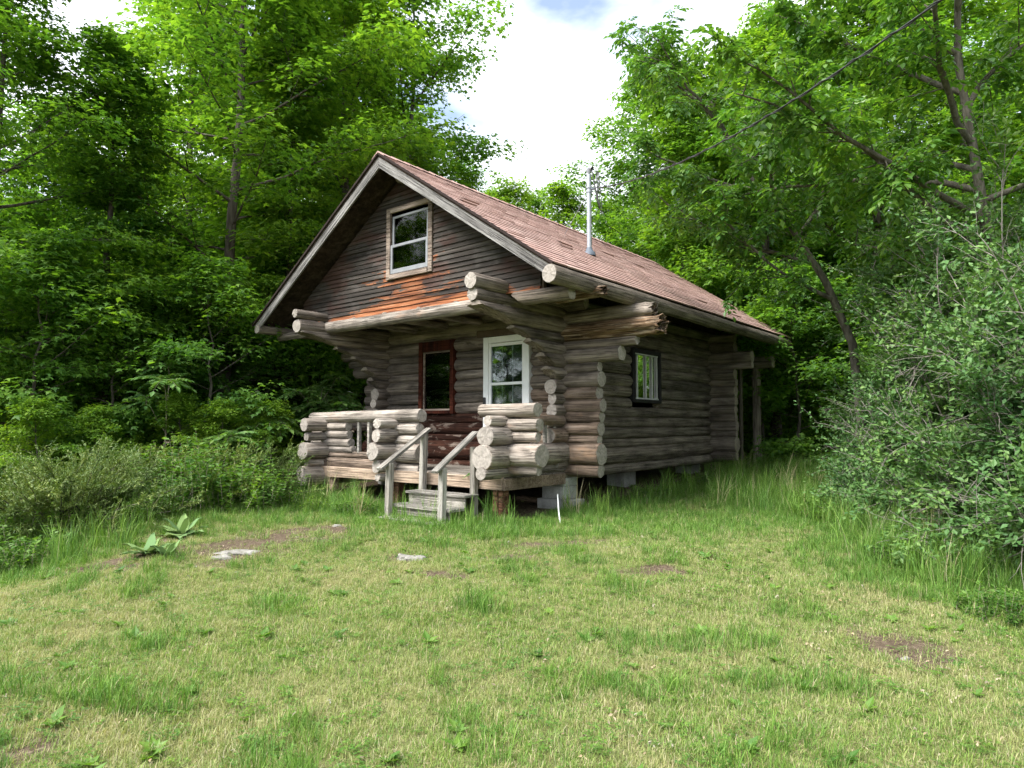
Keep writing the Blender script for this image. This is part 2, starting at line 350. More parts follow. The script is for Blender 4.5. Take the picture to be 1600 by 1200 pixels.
def soil():
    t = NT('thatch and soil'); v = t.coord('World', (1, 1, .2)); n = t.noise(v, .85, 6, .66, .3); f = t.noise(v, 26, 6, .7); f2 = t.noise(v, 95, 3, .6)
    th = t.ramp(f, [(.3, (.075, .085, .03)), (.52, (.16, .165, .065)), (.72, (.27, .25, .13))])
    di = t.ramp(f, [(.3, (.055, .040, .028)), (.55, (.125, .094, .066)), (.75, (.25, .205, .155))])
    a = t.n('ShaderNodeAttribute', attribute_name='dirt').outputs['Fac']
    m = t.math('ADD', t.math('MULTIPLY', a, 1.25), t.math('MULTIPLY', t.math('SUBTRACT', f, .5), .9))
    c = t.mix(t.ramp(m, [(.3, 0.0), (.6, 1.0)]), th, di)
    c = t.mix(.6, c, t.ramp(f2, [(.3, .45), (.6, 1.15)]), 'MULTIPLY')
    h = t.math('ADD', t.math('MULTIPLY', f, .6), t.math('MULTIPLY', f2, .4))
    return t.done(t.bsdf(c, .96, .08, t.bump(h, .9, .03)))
M['soil'] = soil()
M['litter'] = leafmat('dry leaf litter', [(.10, .075, .05), (.19, .155, .11), (.33, .30, .25)], .1, (1, .9, .7), .9, .1)

# ------------------------------------------------------------------ ground
DIRT = [(455, 838, .55, .16), (500, 828, .30, .10), (395, 858, .40, .10), (330, 872, .35, .09), (250, 850, .22, .12), (180, 885, .30, .10), (640, 872, .16, .09), (810, 868, .22, .09),
        (870, 850, .40, .06), (40, 1175, .12, .07), (1400, 1005, .26, .14), (1030, 890, .34, .05), (690, 900, .22, .05)]
def pix_ground(u, v, z=None):
    x = (u - 800) / F_PX; y = 1.0; zz = -(v - 600) / F_PX
    y, zz = y * math.cos(PITCH) - zz * math.sin(PITCH), y * math.sin(PITCH) + zz * math.cos(PITCH)
    r = np.array([CY_ * x - SY_ * y, SY_ * x + CY_ * y, zz]); t = -1.5 / zz
    for _ in range(12): t = float(ground(*(r[:2] * t))) / zz
    return r * t
DIRT_W = [(*pix_ground(u, v)[:2], a, b) for u, v, a, b in DIRT]
def dirt_at(x, y):
    l, d = lat_dep(x, y); out = np.zeros_like(l)
    for px, py, a, b in DIRT_W:
        pl, pd = lat_dep(px, py)
        out = np.maximum(out, np.exp(-(((l - pl) / (a * 1.5)) ** 2 + ((d - pd) / (b * 3.2)) ** 2)))
    nz = .5 + .25 * (np.sin(x * 7.3 + 2.1 * np.sin(y * 5.1)) + np.sin(y * 8.7 + 1.7 * np.sin(x * 6.3 + 1))) + .22 * np.sin(x * 21 + y * 13) * np.sin(y * 19 - x * 9)
    def strip(cl, cd, dl, dd_, hl, hw):              # a narrow bare strip: centre, direction, half length, half width
        a_ = (l - cl) * dl + (d - cd) * dd_; p_ = (l - cl) * dd_ - (d - cd) * dl
        return np.exp(-(a_ / hl) ** 4 - (p_ / hw) ** 2)
    big = np.maximum(strip(-2.85, 7.8, .55, .835, 1.0, .28), strip(-3.75, 7.05, .80, .60, .6, .15))
    out = np.clip(np.maximum(out * (.25 + 1.0 * nz), big * (.85 + .5 * nz)), 0, 1)
    # bare shaded earth under the cabin and in the wood behind
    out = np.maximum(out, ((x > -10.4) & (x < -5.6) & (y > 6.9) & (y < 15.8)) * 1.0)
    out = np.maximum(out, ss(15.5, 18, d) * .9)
    return out
def make_ground():
    ax = np.unique(np.concatenate([np.linspace(-900, -40, 12), np.linspace(-40, -14, 27), np.linspace(-14, 6, 161), np.linspace(6, 40, 27), np.linspace(40, 900, 12)]))
    ay = np.unique(np.concatenate([np.linspace(-900, -20, 12), np.linspace(-20, 0, 15), np.linspace(0, 18, 145), np.linspace(18, 50, 27), np.linspace(50, 900, 12)]))
    X, Y = np.meshgrid(ax, ay); V = np.stack([X, Y, ground(X, Y)], -1).reshape(-1, 3)
    n, m = len(ax), len(ay); i = np.arange(m - 1)[:, None] * n + np.arange(n - 1)[None]
    Fq = np.stack([i, i + 1, i + n + 1, i + n], -1).reshape(-1, 4)
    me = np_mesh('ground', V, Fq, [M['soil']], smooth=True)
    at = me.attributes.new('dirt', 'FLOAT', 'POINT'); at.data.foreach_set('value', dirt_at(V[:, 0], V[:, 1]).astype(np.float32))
    o = bpy.data.objects.new('ground', me); COL.objects.link(o); tag(o, kind='structure')
make_ground()

# ------------------------------------------------------------------ logs
def log_mesh(L, r0, r1, seed, nside=20, wob=.06, scal0=0, scal1=0, rot1=False, cap=.012, flat=.0):
    """round log along +X. scal0/scal1: length over which the underside is cut to a curve at that end. rot1: ragged rotten far end"""
    rg = np.random.default_rng(seed); ns = max(6, min(44, int(L / .11)))
    xs = np.linspace(0, L, ns + 1)
    if scal1: xs = np.unique(np.concatenate([xs, L - scal1 * np.array([0, .1, .22, .36, .5, .65, .8, 1.0])]))
    if scal0: xs = np.unique(np.concatenate([xs, scal0 * np.array([0, .1, .22, .36, .5, .65, .8, 1.0])]))
    bevel = min(.015, L * .05); xs = np.unique(np.concatenate([[0, bevel], xs[(xs > bevel * 1.5) & (xs < L - bevel * 1.5)], [L - bevel, L]]))
    a = np.arange(nside) * 2 * math.pi / nside; ph = rg.uniform(0, 6.28, 8); am = rg.normal(0, 1, 8)
    chk = [(rg.uniform(0, 6.28), rg.uniform(0, .5) * L, rg.uniform(.5, 1.0) * L, rg.uniform(.10, .22)) for _ in range(3)]
    kn = [(rg.uniform(0, 6.28), rg.uniform(0, L), rg.uniform(.05, .12)) for _ in range(int(L * 1.6))]
    R = []
    for x in xs:
        r = r0 + (r1 - r0) * x / L
        k = 1 + wob * (am[0] * np.sin(a * 2 + ph[0] + .4 * x) * .5 + am[1] * np.sin(a * 3 + ph[1] - .6 * x) * .35 + am[2] * np.sin(x * 2.3 + ph[2]) * .35 + am[3] * np.sin(a + x * 4.1 + ph[3]) * .3 + am[4] * np.sin(a * 5 + ph[4] + x) * .18)
        k = k + rg.normal(0, wob * .16, nside)
        for ca, c0_, c1_, cd in chk:
            if c0_ <= x <= c1_:
                da = np.abs((a - ca - .12 * math.sin(x * 1.4) + math.pi) % (2 * math.pi) - math.pi); k = k - cd * (da < math.pi / nside)
        for ka, kx, kh in kn:
            da = (a - ka + math.pi) % (2 * math.pi) - math.pi; k = k + kh * np.exp(-(da / .35) ** 2 - ((x - kx) / .07) ** 2)
        if x == 0 or x == L: k = k * .94
        if rot1 and x > L - .45:
            w = (x - (L - .45)) / .45; k = k * (1 - w * .18) + rg.normal(0, .13 * w, nside)
        yy = r * k * np.cos(a); zz = r * k * np.sin(a) * (1 - flat)
        for sc_len, dist in ((scal1, L - x), (scal0, x)):
            if sc_len and dist < sc_len:
                w = dist / sc_len; cz = r * (.42 - 1.42 * (w ** 1.5 * .75 + w * .25))
                zz = np.maximum(zz, cz + rg.normal(0, .004, nside))
        xx = np.full(nside, x)
        if rot1 and x == L: xx = xx + rg.uniform(-.11, .05, nside)
        elif x == 0 or x == L: xx = xx + rg.normal(0, .004, nside)
        R.append(np.stack([xx, yy, zz], -1))
    V = np.concatenate(R); m = len(xs); i = np.arange(m - 1)[:, None] * nside; j = np.arange(nside)[None]; k2 = (j + 1) % nside
    Q = np.stack([i + j, i + k2, i + nside + k2, i + nside + j], -1).reshape(-1, 4)
    c0 = V[:nside].mean(0); c1 = V[-nside:].mean(0); c0[0] -= cap * .3; c1[0] += cap * .3
    if rot1: c1[0] -= .06
    V = np.concatenate([V, [c0, c1]]); b0 = len(V) - 2; b1 = len(V) - 1; last = (m - 1) * nside
    faces = [tuple(q) for q in Q.tolist()] + [(b0, (t + 1) % nside, t) for t in range(nside)] + [(b1, last + t, last + (t + 1) % nside) for t in range(nside)]
    me = bpy.data.meshes.new('log'); me.from_pydata(V.tolist(), [], faces)
    nq = len(Q); idx = np.zeros(len(faces), np.int32); idx[nq:nq + nside] = 1; idx[nq + nside:] = 2 if rot1 else 1
    me.polygons.foreach_set('material_index', idx); sm = np.ones(len(faces), bool); sm[nq:] = False
    me.polygons.foreach_set('use_smooth', sm); me.flip_normals() if False else None
    me.update(); return me
LOGN = [0]
def log(name, p0, p1, r0, r1, mat='log_pale', parent=None, end='end', **kw):
    p0 = Vector(p0); p1 = Vector(p1); d = p1 - p0; LOGN[0] += 1
    me = log_mesh(d.length, r0, r1, LOGN[0] * 13 + 5, **kw)
    for m_ in (M[mat], M[end], M['end_rot']): me.materials.append(m_)
    o = bpy.data.objects.new(name, me); COL.objects.link(o); o.location = p0
    o.rotation_euler = d.to_track_quat('X', 'Z').to_euler()
    return attach(o, parent)

# ------------------------------------------------------------------ the log cabin
XR, XL, YF, YB = -5.93, -10.02, 8.50, 13.95
cabin = thing('log_cabin', 'weathered round log cabin with reddish gable roof and corbelled log porch', 'cabin', (-8.0, 10.5, -1.3))
OPEN_F = [(-9.05, -8.17, .20, 1.50), (-7.47, -6.50, -.68, 1.47)]           # picture window, door
OPEN_S = [(10.46, 11.52, .40, 1.36)]                                      # slider in the side wall
def pieces(a, b, z, r, opens):
    segs = [(a, b)]
    for o0, o1, z0, z1 in opens:
        if z + r * .55 > z0 and z - r * .55 < z1:
            new = []
            for s0, s1 in segs:
                if o0 > s0 and o1 < s1: new += [(s0, o0), (o1, s1)]
                else: new.append((s0, s1))
            segs = new
    return segs
FXB = [-.76, -.58, -.28, -.15, .04, .20, .38, .57, .79, .94, 1.15, 1.28, 1.51, 1.73, 1.90]
for k in range(len(FXB) - 1):
    z = (FXB[k] + FXB[k + 1]) / 2; r = (FXB[k + 1] - FXB[k]) / 2 * 1.10
    xr = -5.26 + random.uniform(-.03, .04); xl = -10.62 + random.uniform(-.05, .05)
    rot = False
    if k == 9: xr, xl = -4.90, -11.0
    if k == 10: xr, xl = -4.65, -11.2
    if k == 11: xr, xl, rot = -4.22, -11.4, True
    if k == 12: xr, xl, rot = -4.36, -11.3, True
    if k == 13: xr, xl = -5.5, -10.4
    for s0, s1 in pieces(xl, xr, z, r, OPEN_F):
        right = s1 == xr
        mat = 'log_wall'
        if z < .20 and not right: mat = 'log_stain'
        elif right and z < .62: mat = 'log_corner'
        elif k == 11 and right: mat = 'log_rot'
        tap = random.uniform(-.006, .006)
        zz = z + (.0 if k < 11 else .01)
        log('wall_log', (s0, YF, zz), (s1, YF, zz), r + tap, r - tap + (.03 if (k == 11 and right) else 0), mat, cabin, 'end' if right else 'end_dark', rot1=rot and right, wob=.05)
SYB = [-.83, -.66, -.39, -.23, -.04, .14, .31, .48, .68, .88, 1.07, 1.25, 1.40, 1.53, 1.70, 1.92]
CORB_R = {10: (7.60, .42), 11: (7.22, .46), 12: (6.90, .50), 13: (6.45, .80), 14: (6.42, 0), 15: (6.38, 0)}
for side, X in ((1, XR), (-1, XL)):
    for k in range(len(SYB)):
        z0 = SYB[k]; z1 = SYB[k + 1] if k + 1 < len(SYB) else 2.10
        z = (z0 + z1) / 2; r = (z1 - z0) / 2 * 1.10
        if k >= 13: z -= .02
        yb = YB + .58 + random.uniform(-.05, .05); yf = 8.16 + random.uniform(-.04, .05); sc0 = 0
        if k == 9: yf, sc0 = 7.90, .32
        if k == 8: yf, sc0 = 8.04, .2
        if k in CORB_R:
            yf, sc0 = CORB_R[k]; yf += .04 if side < 0 else 0
        if k == 15: yb = 15.4; z, r = 1.90, .105
        if k == 14: yb = 15.5; r = .10; z = 1.715
        if k == 13: r = .125; z = 1.53
        if side < 0 and k == 15: r = .07
        if side < 0 and k == 14: r = .125; z = 1.68
        tw = .012 * (1 if k % 2 else -1)
        for s0, s1 in pieces(yf, yb, z, r, OPEN_S if side > 0 else []):
            front = s0 == yf
            mat = 'log_wall'
            # a long log is thicker at one end, so courses swell and thin along the wall
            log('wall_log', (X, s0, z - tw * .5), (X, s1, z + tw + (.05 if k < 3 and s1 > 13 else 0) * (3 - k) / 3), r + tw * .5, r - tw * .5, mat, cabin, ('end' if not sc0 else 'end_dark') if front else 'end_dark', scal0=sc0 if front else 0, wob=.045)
for k in range(len(FXB) - 1):                       # rear wall
    z = (FXB[k] + FXB[k + 1]) / 2 + .03; r = (FXB[k + 1] - FXB[k]) / 2 * 1.10
    xr = -5.28 + random.uniform(-.04, .03)
    if k in (10, 11): xr = -4.95
    log('wall_log', (-10.6, YB, z), (xr, YB, z), r, r * .98, 'log_wall', cabin, 'end_dark', wob=.045)
for X_ in (XR, XL):
    for i in range(4):
        zt = 2.02 + i * .19
        box('knee_board', (X_ - .02, 7.15, zt), (X_ + .02, 15.3, zt + .186), M['soffit'], cabin, .004)
# rear porch: beam and posts that carry the back of the roof
log('rear_beam', (-11.2, 15.35, 1.42), (-4.98, 15.35, 1.42), .14, .14, 'log_wall', cabin, 'end_dark')
for x in (-10.2, -5.38):
    log('rear_post', (x, 15.35, gz(x, 15.35) - .2), (x + .01, 15.35, 1.30), .10, .09, 'log_wall', cabin)
log('rear_post', (-5.62, 15.0, gz(-5.6, 15) - .2), (-5.6, 15.0, 1.60), .045, .045, 'log_wall', cabin)
# eave purlins and their outlooks
PUR = []
PUR.append(log('purlin', (-4.74, 6.50, 1.835), (-4.74, 15.62, 1.83), .115, .105, 'log_wall', cabin, 'end'))
PUR.append(log('purlin', (-11.40, 6.52, 1.76), (-11.40, 15.62, 1.76), .085, .09, 'log_wall', cabin, 'end'))
log('ridge_beam', (-8.0, 6.95, 3.93), (-8.0, 15.5, 3.93), .09, .09, 'log_wall', cabin, 'end_dark')
log('outlook_log', (-5.74, 7.08, 1.72), (-4.80, 7.08, 1.70), .10, .095, 'log_wall', cabin, 'end', scal0=.16)
log('outlook_log', (-5.3, 7.45, 1.74), (-4.52, 7.45, 1.75), .085, .075, 'log_rot', cabin, 'end_rot', rot1=True)
log('outlook_log', (-11.52, 7.08, 1.66), (-10.15, 7.08, 1.68), .07, .075, 'log_wall', cabin, 'end')
# beam under the gable wall
log('gable_beam', (-10.02, 7.06, 1.705), (-5.86, 7.06, 1.705), .115, .11, 'log_pale', cabin, 'end_dark', flat=.12)

# gable wall: backing sheet, boards one by one
RIDGE_X, RIDGE_Z = -8.0, 4.18
EAVE = {1: (-4.72, 1.985), -1: (-11.52, 1.865)}
def roof_z(x):
    ex, ez = EAVE[1 if x > RIDGE_X else -1]
    return RIDGE_Z + (ez - RIDGE_Z) * (x - RIDGE_X) / (ex - RIDGE_X)
def gable_span(z, drop):                             # x range of the wall at height z, under the roof by drop
    out = []
    for s in (-1, 1):
        ex, ez = EAVE[s]; out.append(RIDGE_X + (ex - RIDGE_X) * (RIDGE_Z - drop - z) / (RIDGE_Z - ez))
    return out
GY = 7.06
gw = part('gable_wall', [(-10.75, GY + .02, 1.80), (-5.25, GY + .02, 1.80), (-5.25, GY + .02, roof_z(-5.25) - .17), (-8, GY + .02, RIDGE_Z - .17), (-10.75, GY + .02, roof_z(-10.75) - .17),
                         (-10.75, GY + .08, 1.80), (-5.25, GY + .08, 1.80), (-5.25, GY + .08, roof_z(-5.25) - .17), (-8, GY + .08, RIDGE_Z - .17), (-10.75, GY + .08, roof_z(-10.75) - .17)],
          [(0, 1, 2, 3, 4), (9, 8, 7, 6, 5), (0, 5, 6, 1), (1, 6, 7, 2), (2, 7, 8, 3), (3, 8, 9, 4), (4, 9, 5, 0)], M['interior'], cabin)
gw.location = (0, 0, 0)
GWIN = (-8.375, -7.325, 2.33, 3.50)
BH = .0745; z = 1.80; row = 0
def board(x0t, x1t, x0b, x1b, z0, z1, y):
    cx, cz = (x0b + x1b) / 2, (z0 + z1) / 2; j = random.uniform(-.008, .003); tilt = random.uniform(-.007, .007)
    V = [(x0b - cx, -.020 + j, z0 - cz - tilt), (x1b - cx, -.020 + j, z0 - cz + tilt), (x1b - cx, .012, z0 - cz), (x0b - cx, .012, z0 - cz),
         (x0t - cx, -.004, z1 - cz), (x1t - cx, -.004, z1 - cz), (x1t - cx, .012, z1 - cz), (x0t - cx, .012, z1 - cz)]
    me = bpy.data.meshes.new('siding_board'); me.from_pydata(V, [], BOXF); me.materials.append(M['siding']); me.update()
    o = bpy.data.objects.new('siding_board', me); COL.objects.link(o); o.location = (cx, y, cz); attach(o, gw)
while z < RIDGE_Z - .26:
    z1 = z + BH - .003; zt = min(z1, RIDGE_Z - .2)
    a0, a1 = gable_span(z, .165); b0, b1 = gable_span(zt, .165)
    a0, b0 = max(a0, -10.72), max(b0, -10.72); a1, b1 = min(a1, -5.28), min(b1, -5.28)
    yy = GY + random.uniform(-.002, .002)
    if zt > GWIN[2] and z < GWIN[3]:
        board(b0, GWIN[0], a0, GWIN[0], z, zt, yy); board(GWIN[1], b1, GWIN[1], a1, z, zt, yy)
    elif (row % 3) == 1 and a1 - a0 > 2:
        s = random.uniform(a0 + .9, a1 - .9); board(b0, s - .002, a0, s - .002, z, zt, yy); board(s + .002, b1, s + .002, a1, z, zt, yy)
    else: board(b0, b1, a0, a1, z, zt, yy)
    z += BH; row += 1
# gable window
gwin = box('window', (GWIN[0], GY + .02, GWIN[2]), (GWIN[1], GY + .075, GWIN[3]), M['darkframe'], cabin, 0)
x0, x1, z0, z1 = GWIN
for nm, lo, hi in (('trim', (x0 - .005, GY - .045, z0), (x0 + .085, GY + .0, z1)), ('trim', (x1 - .085, GY - .045, z0), (x1 + .005, GY, z1)),
                   ('trim', (x0 + .087, GY - .043, z1 - .085), (x1 - .087, GY, z1 - .001)), ('trim', (x0 + .087, GY - .06, z0), (x1 - .087, GY, z0 + .075))):
    box(nm, lo, hi, M['trim'], gwin)
def sash(x0, x1, z0, z1, y, w, mat, parent, depth=.03, bottom=None):
    b = bottom or w
    box('sash', (x0, y, z0), (x0 + w, y + depth, z1), mat, parent, .003); box('sash', (x1 - w, y, z0), (x1, y + depth, z1), mat, parent, .003)
    box('sash', (x0 + w + .001, y + .001, z1 - w), (x1 - w - .001, y + depth - .001, z1), mat, parent, .003)
    box('sash', (x0 + w + .001, y + .001, z0), (x1 - w - .001, y + depth - .001, z0 + b), mat, parent, .003)
    box('pane', (x0 + w * .8, y + depth * .45, z0 + b * .8), (x1 - w * .8, y + depth * .6, z1 - w * .8), M['glass'], parent, 0)
sash(-8.265, -7.43, 2.86, 3.36, GY - .012, .038, M['sash'], gwin)
sash(-8.28, -7.42, 2.42, 2.89, GY - .036, .045, M['sash'], gwin, bottom=.07)
box('curtain', (-8.25, GY + .008, 2.45), (-7.45, GY + .014, 3.36), M['curtain'], gwin, 0)

# ---- roof
roof_parts = []
RY0, RY1 = 6.53, 15.66
def roof_slab(s):
    ex, ez = EAVE[s]; nx, nz = (RIDGE_Z - ez), abs(ex - RIDGE_X); L = math.hypot(nx, nz); n = Vector((s * nx / L, 0, nz / L))
    dx = Vector((ex - RIDGE_X, 0, ez - RIDGE_Z)).normalized()
    A = Vector((RIDGE_X, 0, RIDGE_Z)); B = Vector((ex, 0, ez)); t = .045
    pts = []
    for y in (RY0, RY1):
        pts += [A + Vector((0, y, 0)) - n * .008, B + Vector((0, y, 0)) - n * .008, B + Vector((0, y, 0)) - n * t, A + Vector((0, y, 0)) - n * t]
    return pts, n, dx, L
roof = None
for s in (1, -1):
    pts, n, dx, L = roof_slab(s)
    Fq = [(0, 1, 2, 3), (7, 6, 5, 4), (0, 4, 5, 1), (1, 5, 6, 2), (2, 6, 7, 3), (3, 7, 4, 0)]
    if s < 0: Fq = [f[::-1] for f in Fq]
    o = part('roof', pts, Fq, M['soffit'], cabin)
    # shingle tabs laid course by course
    rg = np.random.default_rng(60 + s); V = []; Q = []; RV = []; nv = 0
    ex = 0.135; nc = int((L + .03) / ex) + 1; A = np.array([RIDGE_X, 0, RIDGE_Z]); dxa = np.array(dx); na = np.array(n); ya = np.array([0, 1., 0])
    for c in range(nc):
        d1 = L + .035 - c * ex; d0 = max(d1 - ex - .02, -.01); tab = .30; off = (c % 2) * .15 - .3
        if d1 < .02: break
        y = RY0 - .02 + off
        while y < RY1:
            ya0 = max(y, RY0 - .025) + .0025; ya1 = min(y + tab, RY1 + .02) - .0025; y += tab
            if ya1 - ya0 < .02: continue
            h = .011 + rg.normal(0, .0012); dd = rg.normal(0, .004); lift = abs(rg.normal(0, .002)) + (0.012 if rg.random() < .012 else 0)
            P = lambda d, yy, hh: A + dxa * d + ya * yy + na * hh
            V += [P(d1 + dd, ya0, h + lift), P(d1 + dd, ya1, h + lift), P(d0, ya1, .002), P(d0, ya0, .002), P(d1 + dd, ya0, -.006), P(d1 + dd, ya1, -.006)]
            b = nv; Q += [(b, b + 1, b + 2, b + 3), (b, b + 4, b + 5, b + 1)]; nv += 6; RV += [float(np.clip(rg.normal(.5, .15), 0, 1))] * 2
    V = np.array(V); Q = np.array(Q)
    if s < 0: Q = Q[:, ::-1]
    me = np_mesh('shingles', V, Q, [M['shingle']]); at = me.attributes.new('rnd', 'FLOAT', 'FACE'); at.data.foreach_set('value', np.array(RV, np.float32))
    sh = link('shingles', me, o); tag(sh, kind='stuff')
    # rake boards, front and back
    e = Vector((EAVE[s][0], 0, EAVE[s][1])); A3 = Vector((RIDGE_X, 0, RIDGE_Z))
    for y, nm in ((RY0 + .004, 'rake_board'), (RY1 - .035, 'rake_board')):
        h0 = .048; h1 = .20; yb = y + .03
        a_ = A3 - Vector((0, 0, h0)); tip = e - Vector(n) * .046
        lo = A3 - Vector((0, 0, h1 + .02)); lo2 = tip - Vector(n) * .13 - dx * .02
        a_ = A3 - Vector((0, 0, .055)) ; sx = s * .0015
        v4 = [a_ + Vector((sx, y, 0)), tip + Vector((0, y, 0)), lo2 + Vector((0, y, 0)), lo + Vector((sx, y, 0))]
        v8 = v4 + [p + Vector((0, .03, 0)) for p in v4]
        Fq = [(0, 3, 2, 1), (4, 5, 6, 7), (0, 1, 5, 4), (1, 2, 6, 5), (2, 3, 7, 6), (3, 0, 4, 7)]
        if s < 0: Fq = [f[::-1] for f in Fq]
        c = sum(v8, Vector()) / 8; ang = math.atan2(dx.z, dx.x); rot = Matrix.Rotation(ang, 3, Vector((0, -1, 0)))
        me = bpy.data.meshes.new(nm); me.from_pydata([tuple(rot.inverted() @ (p - c)) for p in v8], [], Fq); me.materials.append(M['fascia']); me.update()
        rb = bpy.data.objects.new(nm, me); COL.objects.link(rb); rb.location = c; rb.rotation_euler = rot.to_euler(); attach(rb, cabin)
        # drip edge of dark felt and shingle ends above the board
    bar('drip_edge', A3 + Vector((s * .02, RY0 - .012, -.016)), e + Vector((0, RY0 - .012, -.012)) + Vector(dx) * .03, .028, .034, M['roofedge'], o, .002)
    bar('eave_board', (e.x - s * .02, RY0 + .04, e.z - .075), (e.x - s * .02, RY1 - .04, e.z - .075), .02, .075, M['soffit'], o, .002)
# ridge caps, one by one
cap_me = None
yy = RY0 - .02; k = 0
while yy < RY1 - .1:
    w = .14; sl = .66; zz0 = .022; y1 = yy + .32
    V = [(-w, yy, RIDGE_Z + zz0 + .012 - w * sl), (0, yy, RIDGE_Z + zz0 + .014), (w, yy, RIDGE_Z + zz0 + .012 - w * sl), (-w, y1, RIDGE_Z + zz0 - w * sl), (0, y1, RIDGE_Z + zz0), (w, y1, RIDGE_Z + zz0 - w * sl),
         (-w, yy, RIDGE_Z + zz0 - .012 - w * sl), (0, yy, RIDGE_Z + zz0 - .012), (w, yy, RIDGE_Z + zz0 - .012 - w * sl)]
    V = [(x + RIDGE_X, y, z_) for x, y, z_ in V]
    rc = part('ridge_cap', V, [(0, 1, 4, 3), (1, 2, 5, 4), (6, 7, 1, 0), (7, 8, 2, 1)], M['shingle'], cabin)
    at = rc.data.attributes.new('rnd', 'FLOAT', 'FACE'); at.data.foreach_set('value', np.full(4, random.uniform(.1, .7), np.float32))
    yy += .27; k += 1

# ---- porch ceiling, loft floor, inner floor and ceiling joists
for i, y in enumerate(np.arange(7.16, 8.40, .20)):
    box('ceiling_board', (-10.2, y, 1.83 + .002 * (i % 2)), (-5.75, y + .194, 1.85), M['interior'], cabin, .003)
box('loft_floor', (-9.9, 8.62, 1.84), (-6.05, 13.8, 1.88), M['interior'], cabin, 0)
box('floor', (-9.9, 8.6, -.74), (-6.05, 13.85, -.69), M['interior'], cabin, 0)
for x in (-9.2, -8.4, -7.6, -6.8): log('joist', (x, 7.0, 1.75), (x, 8.75, 1.75), .065, .065, 'log_wall', cabin, 'end_dark')
# deck
DZ = -.69
for i, y in enumerate(np.arange(6.98, 8.30, .142)):
    box('deck_board', (-10.05, y, DZ - .035), (-5.86, y + .136, DZ + random.uniform(-.003, .003)), M['deckwood'], cabin, .004)
box('rim_board', (-9.95, 6.925, -.875), (-5.84, 6.965, -.70), M['rim'], cabin, .005)
box('rim_board', (-5.838, 6.93, -.88), (-5.80, 8.36, -.72), M['rim'], cabin, .005)
for x in (-9.4, -8.2, -7.0): box('joist', (x, 6.97, -.86), (x + .05, 8.36, -.727), M['rim'], cabin, .004)
for x, y, m in ((-5.95, 7.02, 'post'), (-8.08, 7.05, 'post'), (-9.72, 7.05, 'rim')):
    g = gz(x, y)
    for i, (dx, w) in enumerate(((-.045, .085), (.045, .08)) if m == 'post' else ((0, .1),)):
        box('porch_post', (x + dx - w / 2, y - .07 + .012 * i, g - .15), (x + dx + w / 2, y + .07 + .012 * i, -.882), M[m], cabin, .008, .006)
# foundation blocks at the corner and piers further back
g = gz(-5.95, 8.6)
def cblock(lo, hi):
    box('foundation_block', lo, hi, M['concrete'], cabin, .008, .002)
cblock((-6.32, 8.33, g - .06), (-5.71, 8.74, g + .135))
cblock((-6.05, 8.36, g + .14), (-5.845, 8.72, g + .335)); cblock((-6.05, 8.37, g + .34), (-5.84, 8.73, -.80))
cblock((-6.26, 8.38, g + .14), (-6.055, 8.73, g + .335)); cblock((-6.27, 8.37, g + .34), (-6.055, 8.72, -.81))
for x, y in ((-6.5, 11.2), (-6.4, 13.9), (-10.0, 8.6), (-10.0, 11.2), (-10.0, 13.9)):
    g2 = gz(x, y); cblock((x - .2, y - .2, g2 - .1), (x + .2, y + .2, max(-.84, g2 + .06)))

# ---- porch rail of stacked logs
# right corner: ends that face the steps (along Y) and ends that face right (along X)
for z, r, yf, yb in ((.055, .072, 6.70, 7.42), (-.15, .140, 6.64, 7.52), (-.43, .178, 6.58, 8.40), (-.635, .085, 6.55, 8.40)):
    log('rail_log', (-5.90 + random.uniform(-.015, .015), yf, z), (-5.90, yb, z), r, r * .97, 'log_pale', cabin, 'end')
for z, r, x0, x1 in ((.205, .100, -6.36, -5.36), (.0, .092, -6.22, -5.34), (-.16, .07, -6.20, -5.37), (-.405, .158, -6.24, -5.30), (-.60, .068, -6.2, -5.35)):
    log('rail_log', (x0, 7.10, z), (x1, 7.10 + random.uniform(-.01, .01), z), r * .97, r, 'log_pale', cabin, 'end')
log('rail_log', (-5.90, 7.2, .075), (-5.90, 8.40, .075), .085, .08, 'log_corner', cabin, 'end')
for y in (7.72, 7.95, 8.18): box('baluster', (-5.925, y, -.28), (-5.875, y + .05, .01), M['lumber'], cabin, .004)
log('rail_log', (-5.90, 8.06, -.16), (-5.90, 8.42, -.16), .12, .12, 'log_corner', cabin, 'end')
# middle stack left of the steps
for z, r, yf in ((.025, .086, 6.66), (-.165, .098, 6.64), (-.405, .140, 6.60), (-.635, .10, 6.66), (-.80, .062, 6.70)):
    log('rail_log', (-8.14 + random.uniform(-.02, .02), yf, z), (-8.14, 7.48, z), r, r * .96, 'log_pale', cabin, 'end')
for z, r, x0, x1 in ((-.06, .09, -8.42, -7.60), (-.225, .072, -8.40, -7.62), (-.43, .145, -8.42, -7.56), (-.675, .08, -8.6, -7.58)):
    log('rail_log', (x0, 7.07, z), (x1, 7.07 + random.uniform(-.01, .01), z), r * .97, r, 'log_pale', cabin, 'end')
log('rail_log', (-10.40, 7.07, .135), (-7.56, 7.07, .145), .092, .105, 'log_pale', cabin, 'end')
log('rail_log', (-10.35, 7.07, -.50), (-8.3, 7.07, -.50), .062, .062, 'log_corner', cabin, 'end')
log('rail_log', (-10.35, 7.07, -.655), (-8.3, 7.07, -.655), .105, .11, 'log_corner', cabin, 'end')
log('rail_log', (-10.35, 7.07, -.82), (-8.2, 7.07, -.82), .075, .08, 'log_pale', cabin, 'end')
for z, r, x1 in ((-.02, .075, -9.36), (-.16, .072, -9.33), (-.30, .075, -9.28), (-.41, .06, -9.2)):
    log('rail_log', (-10.35, 7.07, z), (x1, 7.07, z), r, r, 'log_pale', cabin, 'end')
